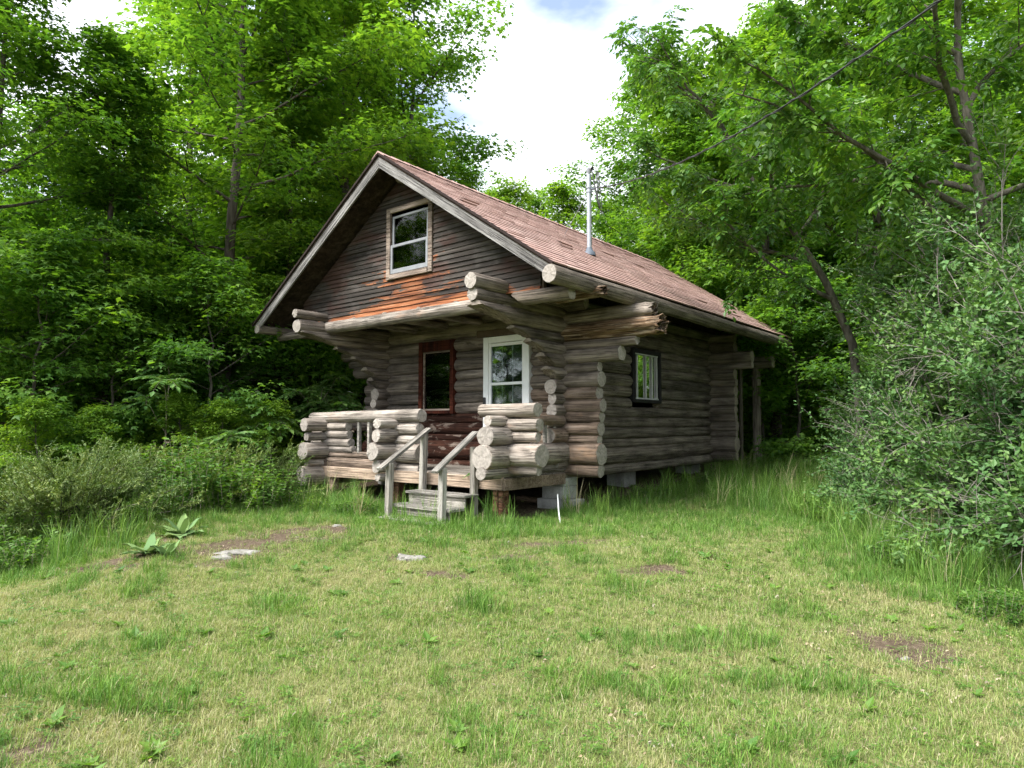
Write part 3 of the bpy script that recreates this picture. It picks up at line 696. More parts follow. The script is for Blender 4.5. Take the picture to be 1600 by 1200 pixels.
for x in (-9.08, -8.82, -8.58): box('baluster', (x, 7.03, -.46), (x + .055, 7.085, .06), M['lumber'], cabin, .004, .003)
# left corner stack
for z, r, yf, yb in ((.005, .108, 6.60, 8.38), (-.195, .075, 6.66, 7.5), (-.44, .150, 6.58, 7.55), (-.645, .07, 6.66, 8.38), (-.86, .165, 6.56, 8.38)):
    log('rail_log', (-9.98 + random.uniform(-.02, .02), yf, z), (-9.98, yb, z), r, r * .96, 'log_pale', cabin, 'end')

# ---- door
door = box('door', (-7.40, 8.43, -.66), (-6.57, 8.47, 1.40), M['darkframe'], cabin, 0)
for lo, hi in (((-7.47, 8.36, -.67), (-7.36, 8.50, 1.46)), ((-6.61, 8.36, -.67), (-6.50, 8.50, 1.46)), ((-7.358, 8.362, 1.36), (-6.612, 8.50, 1.46))):
    box('door_frame', lo, hi, M['white'], door, .006)
box('door_rail', (-7.355, 8.385, .655), (-6.615, 8.425, .70), M['white'], door, .004)
for lo, hi in (((-7.357, 8.38, -.66), (-7.315, 8.42, 1.355)), ((-6.655, 8.38, -.66), (-6.613, 8.42, 1.355)), ((-7.313, 8.383, 1.30), (-6.657, 8.42, 1.352)), ((-7.313, 8.383, -.66), (-6.657, 8.42, -.34))):
    box('door_rail', lo, hi, M['white'], door, .004)
for z0, z1, rows in ((.702, 1.30, (1.0,)), (-.338, .653, (.32, -.02))):
    box('pane', (-7.314, 8.402, z0), (-6.656, 8.408, z1), M['glass'], door, 0)
    for x in (-7.10, -6.88): box('muntin', (x, 8.409, z0), (x + .016, 8.424, z1), M['sashpale'], door, .002)
    for z_ in rows: box('muntin', (-7.314, 8.4095, z_), (-6.656, 8.4225, z_ + .016), M['sashpale'], door, .002)
box('handle', (-7.43, 8.31, .33), (-7.405, 8.362, .46), M['blackmetal'], door, .006)
box('door_head', (-7.62, 8.36, 1.47), (-6.40, 8.45, 1.58), M['interior'], cabin, .006)
# ---- red picture window
pwin = box('window', (-9.00, 8.50, .24), (-8.22, 8.53, 1.40), M['darkframe'], cabin, 0)
for lo, hi in (((-9.05, 8.36, .20), (-8.965, 8.52, 1.50)), ((-8.255, 8.36, .20), (-8.17, 8.52, 1.50)), ((-8.963, 8.362, 1.32), (-8.257, 8.52, 1.498)), ((-8.963, 8.345, .20), (-8.257, 8.52, .255))):
    box('frame', lo, hi, M['redframe'], pwin, .006)
for lo, hi in (((-8.962, 8.40, .258), (-8.935, 8.43, 1.318)), ((-8.285, 8.40, .258), (-8.258, 8.43, 1.318)), ((-8.933, 8.401, 1.29), (-8.287, 8.43, 1.318)), ((-8.933, 8.40, .258), (-8.287, 8.43, .29))):
    box('bead', lo, hi, M['trim'], pwin, .003)
box('pane', (-8.934, 8.43, .28), (-8.286, 8.437, 1.30), M['glass'], pwin, 0)
# ---- side slider window
swin = box('window', (-5.93, 10.50, .44), (-5.90, 11.48, 1.32), M['darkframe'], cabin, 0)
for lo, hi in (((-5.93, 10.46, .40), (-5.80, 10.53, 1.36)), ((-5.93, 11.45, .40), (-5.80, 11.52, 1.36)), ((-5.93, 10.532, 1.29), (-5.80, 11.448, 1.36)), ((-5.93, 10.532, .40), (-5.80, 11.448, .46))):
    box('frame', lo, hi, M['darkframe'], swin, .005)
for y in (10.66, 10.98, 11.22, 11.41): box('sash_bar', (-5.865, y, .465), (-5.835, y + .020, 1.285), M['sashpale'], swin, .003)
box('sash_bar', (-5.862, 10.535, .462), (-5.825, 11.445, .488), M['sashpale'], swin, .003); box('sash_bar', (-5.862, 10.535, 1.262), (-5.832, 11.445, 1.287), M['sashpale'], swin, .003)
box('pane', (-5.868, 10.54, .47), (-5.872, 11.44, 1.28), M['glass'], swin, 0)

# ---- service mast on the roof
mx, my = -6.0, 9.37; mzb = roof_z(mx)
mast = Tubes(); mast.add([(mx, my, mzb - .1), (mx, my, mzb + .5), (mx, my, mzb + 1.36)], [.040] * 3, 12)
mo = link('service_mast', mast.mesh('service_mast', M['galv']), cabin)
b = Tubes(); b.add([(mx, my, mzb - .03), (mx, my, mzb + .03), (mx, my, mzb + .06), (mx, my, mzb + .11)], [.11, .095, .06, .048], 14); link('flashing_boot', b.mesh('flashing_boot', M['rubber']), mo)
b = Tubes(); b.add([(mx, my, mzb + 1.33), (mx, my, mzb + 1.42), (mx + .03, my - .01, mzb + 1.47), (mx + .08, my - .02, mzb + 1.44)], [.046, .05, .044, .034], 10); link('weatherhead', b.mesh('weatherhead', M['galv']), mo)
for h in (1.05, 1.12): 
    b = Tubes(); b.add([(mx, my, mzb + h), (mx, my, mzb + h + .03)], [.052, .052], 12); link('clamp', b.mesh('clamp', M['galv']), mo)
b = Tubes(); b.add([(mx + .03, my, mzb + 1.1), (mx + .12, my + .01, mzb + 1.1)], [.02, .026], 8); link('insulator', b.mesh('insulator', M['rubber']), mo)
for i, (dx, lo_) in enumerate(((.13, .78), (.17, .66), (.21, .60))):
    b = Tubes(); tt = np.linspace(0, 1, 7)
    b.add([(mx + .07 + dx * math.sin(t * 2.4) * .9, my - .02, mzb + 1.43 + (lo_ - 1.43) * math.sin(t * math.pi / 1.15) * .95 + (0 if t < .6 else (t - .6) * .6)) for t in tt], [.007] * 7, 6); link('drip_loop', b.mesh('drip_loop', M['cable']), mo)
gx, gy = -6.9, 9.95
b = Tubes(); b.add([(mx, my, mzb + 1.08), (gx, gy, roof_z(gx) + .03)], [.004, .004], 5); link('guy_wire', b.mesh('guy_wire', M['galv']), mo)
# ---- power line to the mast
def ray(u, v):
    x = (u - 800) / F_PX; y = 1.0; zz = -(v - 600) / F_PX
    y, zz = y * math.cos(PITCH) - zz * math.sin(PITCH), y * math.sin(PITCH) + zz * math.cos(PITCH)
    return np.array([CY_ * x - SY_ * y, SY_ * x + CY_ * y, zz])
p0 = np.array([mx + .12, my, mzb + 1.1]); p2 = ray(1470, 0) * 4.6; p1 = p0 + (p2 - p0) * .5 + np.array([0, 0, -.26])
tt = np.linspace(0, 2.2, 46)[:, None]; cat = p0 + (p2 - p0) * tt; cat[:, 2] += (-.26 * 4 * tt * (1 - tt))[:, 0] * np.where(tt[:, 0] < 1, 1, .55)
b = Tubes(); b.add(cat, np.full(len(cat), .0075), 6); pl = link('power_line', b.mesh('power_line', M['cable']))
tag(pl, 'twisted black overhead wire running from the roof mast up to the right', 'wire')
tw = Tubes(); ph = np.linspace(0, 2.2, 400)[:, None]; ct = p0 + (p2 - p0) * ph; ct[:, 2] += (-.26 * 4 * ph * (1 - ph))[:, 0] * np.where(ph[:, 0] < 1, 1, .55)
ct[:, 2] += np.sin(ph[:, 0] * 110) * .014; ct[:, 0] += np.cos(ph[:, 0] * 110) * .014
tw.add(ct, np.full(400, .005), 5); link('twisted_wire', tw.mesh('twisted_wire', M['cable']), pl)

# ------------------------------------------------------------------ porch steps
st = thing('porch_steps', 'grey wooden porch steps with two sloping handrails in the grass', 'steps', (-6.8, 6.3, gz(-6.8, 6.3)))
def newel(x, y, top, lean=0, nm='newel_post'):
    g = gz(x, y); return bar(nm, (x + lean, y, g - .12), (x, y, top), .085, .085, M['lumber'], st, .006)
newel(-7.22, 6.16, -.52, -.03); newel(-7.26, 6.84, -.12, -.05); newel(-6.21, 6.18, -.55, -.02); newel(-6.29, 6.86, -.30)
bar('handrail', (-7.235, 5.98, -.60), (-7.26, 6.93, -.055), .10, .042, M['lumber'], st, .005)
bar('handrail', (-6.20, 6.02, -.60), (-6.30, 6.90, -.10), .10, .042, M['lumber'], st, .005)
for i, (y, z) in enumerate(((6.66, -.93), (6.38, -1.09), (6.12, -1.24))):
    box('tread', (-7.30 + .02 * i, y - .15, z - .035), (-6.13, y + .13, z), M['lumber'], st, .005, .003)
    if i < 2: box('riser', (-7.26, y - .115, z - .165), (-6.16, y - .09, z - .037), M['lumber'], st, .004)
# white pipe leaning by the blocks, white tub behind the rail
b = Tubes(); pg = pix_ground(876, 818); b.add([(pg[0] - .14, pg[1] + .13, -.93), (pg[0] - .05, pg[1] + .03, -1.15), (pg[0], pg[1], gz(pg[0], pg[1]) - .03)], [.009] * 3, 8)
tag(link('white_rod', b.mesh('white_rod', M['plastic'])), 'thin white rod leaning beside the grey concrete blocks', 'rod')
b = Tubes(); a_ = Vector((-9.0, 7.62, DZ))
b.add([a_ + Vector((0, 0, .0)), a_ + Vector((0, 0, .01)), a_ + Vector((0, 0, .20)), a_ + Vector((0, 0, .24)), a_ + Vector((0, 0, .27))], [.02, .15, .17, .16, .03], 16)
tag(link('white_tub', b.mesh('white_tub', M['plastic'])), 'small white tub glimpsed between the porch rail balusters', 'tub')

# ------------------------------------------------------------------ foliage machinery
SH = {  # leaf outlines: x across, y along, z up (fold); triangles
 'maple': (np.array([(0, 0, 0), (-.52, .36, -.07), (-.17, .48, .02), (0, 1, -.10), (.17, .48, .02), (.52, .36, -.07)]), [(0, 2, 1), (0, 4, 2), (2, 4, 3), (0, 5, 4)]),
 'oval': (np.array([(0, 0, 0), (-.27, .42, .05), (0, 1, -.05), (.27, .42, .05)]), [(0, 2, 1), (0, 3, 2)]),
 'lance': (np.array([(0, 0, 0), (-.15, .4, .04), (0, 1, -.08), (.15, .4, .04)]), [(0, 2, 1), (0, 3, 2)]),
 'needle': (np.array([(-.07, 0, 0), (.07, 0, 0), (0, 1, 0)]), [(0, 1, 2)]),
}
def unit(v): return v / (np.linalg.norm(v, axis=-1, keepdims=True) + 1e-9)
def leaf_mesh(name, P, D, N, S, shape, mat):
    sv, tr = SH[shape]; D = unit(D); X = unit(np.cross(D, N)); Z = np.cross(X, D); S = np.asarray(S)[:, None, None]
    V = P[:, None] + S * (X[:, None] * sv[None, :, 0:1] + D[:, None] * sv[None, :, 1:2] + Z[:, None] * sv[None, :, 2:3])
    k = len(sv); T = np.array(tr)[None] + (np.arange(len(P)) * k)[:, None, None]
    return np_mesh(name, V.reshape(-1, 3), T.reshape(-1, 3), [mat])
def curve(p, d, L, n, rg, up=0.0, wob=.12):
    """bending branch: start p, direction d, length L, up bends it"""
    pts = [np.array(p, float)]; d = np.array(d, float); d /= np.linalg.norm(d)
    for i in range(n):
        d = d + np.array([0, 0, up / n]) + rg.normal(0, wob / n ** .5, 3); d /= np.linalg.norm(d)
        pts.append(pts[-1] + d * L / n)
    return np.array(pts)
def at_s(P, s):
    k = s * (len(P) - 1); i = min(int(k), len(P) - 2); f = k - i; return P[i] * (1 - f) + P[i + 1] * f, unit(P[i + 1] - P[i])

def grow_maple(seed, H, r, base, R, nl, nleaf, leaf, spray=.62, mat='maple', shape='round'):
    rg = np.random.default_rng(seed); tb = Tubes()
    n = 12; zs = np.linspace(0, 1, n); w = np.cumsum(rg.normal(0, .06, (n, 2)), 0); w -= w[0]
    T = np.stack([w[:, 0], w[:, 1], zs * H], -1); tb.add(np.concatenate([[T[0] - [0, 0, .5]], T]), np.concatenate([[r * 1.5], r * (1 - zs * .93) * np.where(zs < .05, 1.25, 1)]), 8)
    C = []; OUT = []
    for i in range(nl):
        t = (i + rg.uniform(0, .8)) / nl; s = base + (0.985 - base) * t ** .92; p, td = at_s(T, s)
        az = i * 2.39996 + rg.normal(0, .3)
        prof = (.72 + .28 * math.sin(math.pi * min(1, t * 1.25))) * (1 - max(0, t - .45) / .55 * .80) if shape == 'round' else (1 - t * .82) * (.75 + .25 * math.sin(t * 9))
        L = R * prof * rg.uniform(.72, 1.12); el = .12 + .85 * t + rg.normal(0, .10)
        d = np.array([math.cos(az) * math.cos(el), math.sin(az) * math.cos(el), math.sin(el)])
        B = curve(p, d, L, 7, rg, up=.20 - .30 * (1 - t), wob=.20); rb = max(.012, r * .24 * (1 - t * .65) * (L / R + .25))
        tb.add(B, np.linspace(rb, .006, len(B)), 5)
        m = max(4, int(L / .34))
        for j in range(m):
            q = .22 + .78 * (j + rg.uniform(0, .7)) / m; q = min(q, 1.0); bp, bd = at_s(B, q)
            sd = (1 if j % 2 else -1); side = unit(np.cross(bd, [0, 0, 1.0])) * sd; l2 = (.30 * L * (1.15 - q * .75) + .22) * rg.uniform(.6, 1.25)
            S2 = curve(bp, bd * .75 + side * rg.uniform(.5, 1.1) + np.array([0, 0, rg.uniform(-.05, .30)]), l2, 4, rg, up=-.10, wob=.22)
            if l2 > .45: tb.add(S2, np.linspace(rb * .35 * (1.1 - q * .6), .004, len(S2)), 4)
            for u in np.arange(.30 if l2 > .7 else .6, 1.01, .38 if l2 < 1.3 else .27):
                cp, cd = at_s(S2, min(u, 1)); C.append(cp); OUT.append(unit(cd * [1, 1, .25] + 1e-6))
        C.append(B[-1]); OUT.append(unit((B[-1] - B[-2]) * [1, 1, .5]))
    C = np.array(C); OUT = np.array(OUT); ns = len(C); per = max(6, int(nleaf / ns))
    Cn = np.repeat(C, per, 0); On = np.repeat(OUT, per, 0); k = len(Cn)
    rad = np.repeat(spray * rg.uniform(.55, 1.15, ns), per) * np.sqrt(rg.uniform(0, 1, k)); a = rg.uniform(0, 2 * math.pi, k)
    # each spray is a shallow drooping plate of leaves, a little tilted outwards
    tilt = np.repeat(rg.normal(0, .22, (ns, 2)), per, 0)
    off = np.stack([np.cos(a) * rad, np.sin(a) * rad, np.zeros(k)], -1)
    off[:, 2] = tilt[:, 0] * off[:, 0] + tilt[:, 1] * off[:, 1] - .35 * rad ** 2 / spray + rg.normal(0, .075, k)
    off += On * (.12)[None] if False else On * .10
    P = Cn + off; rd = unit(off * [1, 1, 0] + On * .35 + rg.normal(0, .28, (k, 3)) * [1, 1, .3])
    D = rd + np.array([0, 0, -1]) * rg.uniform(.05, .75, k)[:, None]; N = np.array([0, 0, 1.]) + rd * rg.uniform(.0, .55, k)[:, None] + rg.normal(0, .30, (k, 3))
    return tb.mesh('trunk', M['bark']), leaf_mesh('crown', P, D, N, leaf * rg.uniform(.5, 1.25, k) , 'maple', M[mat])

def put_tree(name, meshes, label, u, d, scale=1.0, rotz=None, group=None, cat='tree', xy=None, parts=('trunk', 'crown'), sz=None, crown_mat=None):
    x, y = xy if xy else polar(u, d)
    t = thing(name, label, cat, (x, y, gz(x, y) - .03), group, RNG.uniform(0, 6.28) if rotz is None else rotz, scale)
    if sz: t.scale = (scale, scale, scale * sz)
    for nm, me in zip(parts, meshes):
        o = bpy.data.objects.new(nm, me); COL.objects.link(o); o.parent = t
        if crown_mat and nm == 'crown': o.material_slots[0].link = 'OBJECT'; o.material_slots[0].material = M[crown_mat]
    return t

# ------------------------------------------------------------------ wood behind and beside the cabin
MA = grow_maple(11, 15.5, .15, .12, 4.0, 46, 36000, .155)
MB = grow_maple(23, 13.5, .17, .10, 3.6, 42, 33000, .15)
MC = grow_maple(37, 11.0, .14, .06, 3.1, 38, 28000, .145, shape='cone')
MD = grow_maple(51, 15.0, .15, .40, 3.2, 30, 17000, .15)          # open, high crown with sky through it
ME = grow_maple(67, 4.6, .05, .05, 1.7, 22, 9000, .13, spray=.5)  # understorey sapling
G1 = 'maples of the wood behind the cabin'
put_tree('maple_tree', MA, 'tall maple with dark trunk left of the cabin, standing clear above the porch sumacs', 345, 14.5, 1.0, 1.0, G1)
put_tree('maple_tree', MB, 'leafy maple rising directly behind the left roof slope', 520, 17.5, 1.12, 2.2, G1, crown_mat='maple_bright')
put_tree('maple_tree', MD, 'open-crowned maple behind the roof apex, sky showing through its right side', 640, 18.5, .98, .4, G1)
put_tree('maple_tree', MC, 'broad low-branched maple at the far left behind the juniper', 160, 13.0, .80, 3.3, G1)
put_tree('maple_tree', MB, 'maple cut by the left picture edge above the dark wood', -10, 11.5, .78, 5.0, G1)
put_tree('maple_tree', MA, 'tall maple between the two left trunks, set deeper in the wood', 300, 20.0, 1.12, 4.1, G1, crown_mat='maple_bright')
put_tree('maple_tree', MC, 'maple with low boughs close to the left eave of the cabin', 440, 15.5, .98, 5.7, G1)
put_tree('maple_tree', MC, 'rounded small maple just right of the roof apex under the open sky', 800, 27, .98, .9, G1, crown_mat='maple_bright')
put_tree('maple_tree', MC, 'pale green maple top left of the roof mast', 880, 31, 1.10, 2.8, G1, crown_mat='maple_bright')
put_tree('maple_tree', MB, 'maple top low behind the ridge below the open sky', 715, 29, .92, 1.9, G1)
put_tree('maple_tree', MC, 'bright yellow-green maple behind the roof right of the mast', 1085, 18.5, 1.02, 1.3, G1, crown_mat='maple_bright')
put_tree('maple_tree', MA, 'tall narrow maple behind the mast at the right edge of the open sky', 1015, 25, .98, 2.5, G1)
put_tree('maple_tree', MB, 'dark leafy maple behind the rear eave of the cabin', 1215, 18.5, .95, 3.9, G1)
put_tree('maple_tree', MA, 'tall maple right of the cabin behind the bright one', 1190, 24, .98, 5.1, G1)
put_tree('maple_tree', MB, 'maple behind the honeysuckle thicket right of the cabin', 1370, 16.5, .98, .2, G1)
put_tree('maple_tree', MA, 'tall maple behind the ash at the right picture edge', 1540, 15.5, .92, 4.6, G1)
bg = [(60, 20, MC, 1.1), (-90, 17, MB, 1.0), (130, 25, MC, 1.05), (330, 24, MB, 1.2), (430, 23, MA, 1.1), (560, 25, MC, 1.3), (620, 27, MB, 1.05), (240, 30, MA, 1.1), (20, 29, MB, .95), (480, 31, MA, 1.1),
      (960, 33, MC, 1.1), (1070, 30, MB, 1.15), (1140, 32, MA, 1.05), (1280, 23, MA, 1.0), (1330, 28, MB, 1.2), (1450, 23, MB, 1.2), (1620, 21, MA, 1.1), (1700, 17, MB, 1.0), (1560, 30, MA, 1.1), (-150, 22, MA, 1.0), (760, 36, MB, 1.0), (840, 38, MB, 1.05)]
for u, d, m, s in bg:
    put_tree('maple_tree', m, 'green maple deep in the wood, half hidden by nearer trees', u, d, s, None, 'half hidden maples deep in the wood')
for i in range(26):                                   # the wood goes on, out of the picture and behind
    u = -200 + i * 80
    bg2 = (u, 34 + (i * 7) % 9, (MA, MB, MC)[i % 3], 1.0 if not 680 < u < 1000 else .75)
    put_tree('maple_tree', bg2[2], 'green maple deep in the wood, half hidden by nearer trees', bg2[0], bg2[1], bg2[3], None, 'half hidden maples deep in the wood')
for x_, y_, m_, s_ in ((7.0, 9.5, MB, 1.0), (4.8, 13.5, MA, .95), (8.5, 5.0, MC, 1.0), (6.5, 18, MB, 1.0), *[(-7 - .64 * t_ + .77 * q_, 8.4 - .77 * t_ - .64 * q_, m2, 1.0) for t_, q_, m2 in ((24, -8, MB), (24, -4, MC), (23, 0, MB), (24, 4, MC), (25, 8, MB), (29, -6, MA), (29, -1, MA), (29, 4, MB))]):  # unseen trees, added to shade the side wall and darken the panes
    put_tree('maple_tree', m_, 'maple of the wood around the clearing, outside the picture', 0, 0, s_, None, 'maples around the clearing', xy=(x_, y_))
sap = [(60, 11.2, .95), (180, 12.0, .8), (330, 12.6, .9), (120, 15, 1.2), (410, 14.5, .9), (250, 15.2, 1.2), (490, 17, 1.1), (30, 14, 1.1), (1240, 15.5, 1.0), (1190, 17.5, 1.0), (1290, 18, 1.2), (1140, 20, 1.1), (560, 19, 1.2), (-60, 12.5, 1.2), (340, 18, 1.4), (180, 19, 1.4), (1230, 22, 1.4), (20, 19, 1.5), (430, 20, 1.5)] + [(u, 25 + (u * 7) % 5, 1.9) for u in range(-100, 1700, 75) if not 520 < u < 1050] + [(1180, 23, 1.9), (1225, 28, 2.3), (1265, 24, 1.9), (1300, 30, 2.4), (1150, 30, 2.4), (1340, 25, 2.0), (1245, 34, 2.6)]
for i, (u, d, s) in enumerate(sap):
    put_tree('maple_sapling', ME, 'low leafy maple sapling in the shade of the wood edge', u, d, s, None, 'maple saplings along the wood edge')

# ---- ash tree at the right with drooping compound leaves
def compound(C, D, L, rg, npair, leaflet, width_off=0.0, droop=.5):
    """leaflet arrays for compound leaves: C base, D direction, L length"""
    k = len(C); P = []; DD = []; NN = []; S = []
    side = unit(np.cross(D, np.tile([0, 0, 1.], (k, 1)))); up = np.cross(side, D)
    for j in range(npair + 1):
        t = (j + 1) / (npair + 1) if j < npair else 1.0
        base = C + D * (L * t)[:, None] + np.array([0, 0, -1]) * (droop * L * t * t)[:, None]
        dirn = unit(D + np.array([0, 0, -1]) * (2 * droop * t))
        if j == npair: P.append(base); DD.append(dirn); NN.append(up); S.append(leaflet * rg.uniform(.9, 1.2, k) * L / L.mean())
        else:
            for sd in (-1, 1):
                P.append(base); DD.append(unit(dirn * .55 + side * sd * .85 + np.array([0, 0, -.22]) + rg.normal(0, .10, (k, 3)))); NN.append(up + rg.normal(0, .2, (k, 3)))
                S.append(leaflet * (1 - .45 * abs(t - .5)) * rg.uniform(.8, 1.15, k) * L / L.mean())
    return np.concatenate(P), np.concatenate(DD), np.concatenate(NN), np.concatenate(S)
def ash(seed, T, r, limbs, twigs, leaflet, mat):
    rg = np.random.default_rng(seed); tb = Tubes(); T = np.array(T, float); m = len(T)
    tb.add(T, np.linspace(r, r * .3, m), 9); C = []; D = []
    for s, dirn, L in limbs:
        p, _ = at_s(T, s); B = curve(p, dirn, L, 9, rg, up=.10, wob=.28); tb.add(B, np.linspace(r * .42, .008, len(B)), 6)
        for j in range(twigs):
            q = .18 + .82 * (j + rg.uniform(0, .8)) / twigs; q = min(q, 1.); bp, bd = at_s(B, q)
            sd = unit(rg.normal(0, 1, 3) * [1, 1, .6] + bd * .7); l2 = rg.uniform(.5, 1.25) * (1.1 - .5 * q)
            S2 = curve(bp, sd, l2, 5, rg, up=-.10, wob=.25); tb.add(S2, np.linspace(.011, .004, len(S2)), 4)
            for u in np.arange(.25, 1.01, .15):
                cp, cd = at_s(S2, min(u, 1.))
                for _ in range(3): C.append(cp); D.append(unit(cd * .5 + rg.normal(0, .75, 3) * [1, 1, .5] + [0, 0, -.10]))
    C = np.array(C); D = np.array(D); L = rg.uniform(.16, .30, len(C))
    P, DD, NN, S = compound(C, D, L, rg, 3, leaflet, droop=.45)
    return tb.mesh('trunk', M['bark_ash']), leaf_mesh('crown', P, DD, NN, S, 'oval', M[mat])
RT = np.array([CY_, SY_, 0]); FW = np.array([-SY_, CY_, 0]); UP = np.array([0, 0, 1.])
def rel(l, f_, u): return RT * l + FW * f_ + UP * u
AT = [rel(0, 0, -.2), rel(-.05, 0, 1.2), rel(-.15, .05, 2.4), rel(-.42, .0, 3.5), rel(-.62, -.1, 4.6), rel(-.8, -.1, 6.0), rel(-.8, -.2, 7.5)]
limbs = [(.50, rel(-1.0, -.15, .75), 3.9), (.56, rel(-1.0, -.35, .42), 4.0), (.62, rel(-1.0, .5, .5), 3.6), (.70, rel(-.9, -.5, .7), 3.4), (.78, rel(-.6, .6, .8), 3.2), (.84, rel(-1, .1, .6), 3.2), (.6, rel(.8, -.4, .5), 2.6), (.75, rel(.6, .5, .8), 2.6), (.9, rel(-.4, -.6, .8), 2.4), (.66, rel(-.3, 1, .5), 2.8), (.46, rel(-.5, .9, .45), 2.8), (.98, rel(0, .2, 1), 2.2)]
ASH = ash(5, AT, .105, limbs, 15, .105, 'ash')
ax_, ay_ = polar(1610, 8.4)
put_tree('ash_tree', ASH, 'ash tree with leaning trunk at the right picture edge, drooping leaves over the wire', 0, 0, 1.0, 0.0, None, xy=(ax_, ay_))
AT2 = [rel(0, 0, -.2), rel(.15, 0, 1.4), rel(.05, .0, 2.6), rel(-.35, .0, 3.6), rel(-.95, .0, 4.6), rel(-1.6, .1, 5.5), rel(-2.1, .1, 6.6)]
limbs2 = [(.45, rel(-.9, -.4, .5), 2.4), (.55, rel(-1, .4, .35), 2.6), (.65, rel(-.7, -.6, .5), 2.4), (.62, rel(.9, .0, .7), 2.3), (.75, rel(-1, .1, .2), 2.3), (.82, rel(.5, -.5, .7), 2.0), (.9, rel(-.8, -.4, .6), 2.0), (.97, rel(-.6, .3, .8), 1.8)]
ASH2 = ash(9, AT2, .085, limbs2, 13, .10, 'ash')
ax2, ay2 = polar(1330, 10.6)
put_tree('ash_tree', ASH2, 'leaning ash rising from the honeysuckle, its trunk slanting up to the left', 0, 0, 1.0, 0.0, None, xy=(ax2, ay2))

# ---- honeysuckle thicket
def honeysuckle(seed, H, W, nst, nleaf, bare):
    rg = np.random.default_rng(seed); tb = Tubes(); C = []; OD = []
    for i in range(nst):
        az = i * 2.4 + rg.normal(0, .3); el = rg.uniform(.45, 1.45); L = H * rg.uniform(.75, 1.12) if el > .9 else W * rg.uniform(.7, 1.05)
        d = np.array([math.cos(az) * math.cos(el), math.sin(az) * math.cos(el), math.sin(el)])
        B = curve([rg.normal(0, .15), rg.normal(0, .15), -.1], d, L, 9, rg, up=-.55 if el > .9 else -.15, wob=.22); B[:, 2] = np.maximum(B[:, 2], .03); mr = np.hypot(B[:, 0], B[:, 1]).max(); B[:, :2] *= min(1, W * rg.uniform(.6, .95) / mr)
        tb.add(B, np.linspace(.016, .004, len(B)), 5)
        for j in range(24):
            q = rg.uniform(.16, 1.0); bp, bd = at_s(B, q); sd = unit(bd * .6 + rg.normal(0, .8, 3) + [0, 0, .25]); l2 = rg.uniform(.25, .8)
            S2 = curve(bp, sd, l2, 4, rg, up=-.2, wob=.3); S2[:, 2] = np.maximum(S2[:, 2], .05); tb.add(S2, np.linspace(.006, .002, len(S2)), 3)
            dead = rg.random() < bare
            for w in range(4 if dead else 2):
                cp, cd = at_s(S2, rg.uniform(.2, 1)); S3 = curve(cp, cd + rg.normal(0, .7, 3), rg.uniform(.15, .45), 3, rg, wob=.3); tb.add(S3, np.linspace(.003, .0012, 4), 3)
                if not dead:
                    for u in np.linspace(.1, 1, 4): c3, d3 = at_s(S3, u); C.append(c3); OD.append(d3)
            if not dead:
                for u in np.linspace(.15, 1, 6): c3, d3 = at_s(S2, u); C.append(c3); OD.append(d3)
    C = np.array(C); OD = np.array(OD); per = max(2, int(nleaf / len(C))); P = np.repeat(C, per, 0); D0 = np.repeat(OD, per, 0); k = len(P)
    P = P + rg.normal(0, .035, (k, 3)); P[:, 2] = np.maximum(P[:, 2], .03)
    D = D0 * .5 + rg.normal(0, .6, (k, 3)) * [1, 1, .6] + [0, 0, .05]; N = np.array([0, 0, 1.]) + rg.normal(0, .40, (k, 3)) + unit(P * [1, 1, 0]) * .25
    return tb.mesh('branches', M['twig']), leaf_mesh('foliage', P, D, N, rg.uniform(.045, .085, k), 'oval', M['honey'])
HA = honeysuckle(3, 3.7, 1.7, 34, 56000, .10); HB = honeysuckle(8, 2.5, 1.4, 28, 40000, .16)
hs = [(1408, 9.2, HB, .82, 'honeysuckle bush nearest the cabin, its low boughs over the lawn edge'), (1535, 8.1, HA, 1.0, 'tall honeysuckle bush in the middle of the right thicket'),
      (1600, 6.7, HB, 1.0, 'honeysuckle bush at the right picture edge with bare grey stems'), (1520, 10.6, HA, 1.32, 'tall honeysuckle rising behind the thicket below the ash'),
      (1720, 6.3, HA, .92, 'honeysuckle cut off by the right picture edge'), (1480, 11.6, HA, .8, 'honeysuckle behind the nearest bush toward the wood'), (1610, 8.6, HA, 1.28, 'highest honeysuckle bush beside the ash trunk')]
for i, (u, d, m, s, lab) in enumerate(hs):
    put_tree('honeysuckle_bush', m, lab, u, d, s, i * 1.3, 'honeysuckle thicket at the right', 'bush', parts=('branches', 'foliage'))

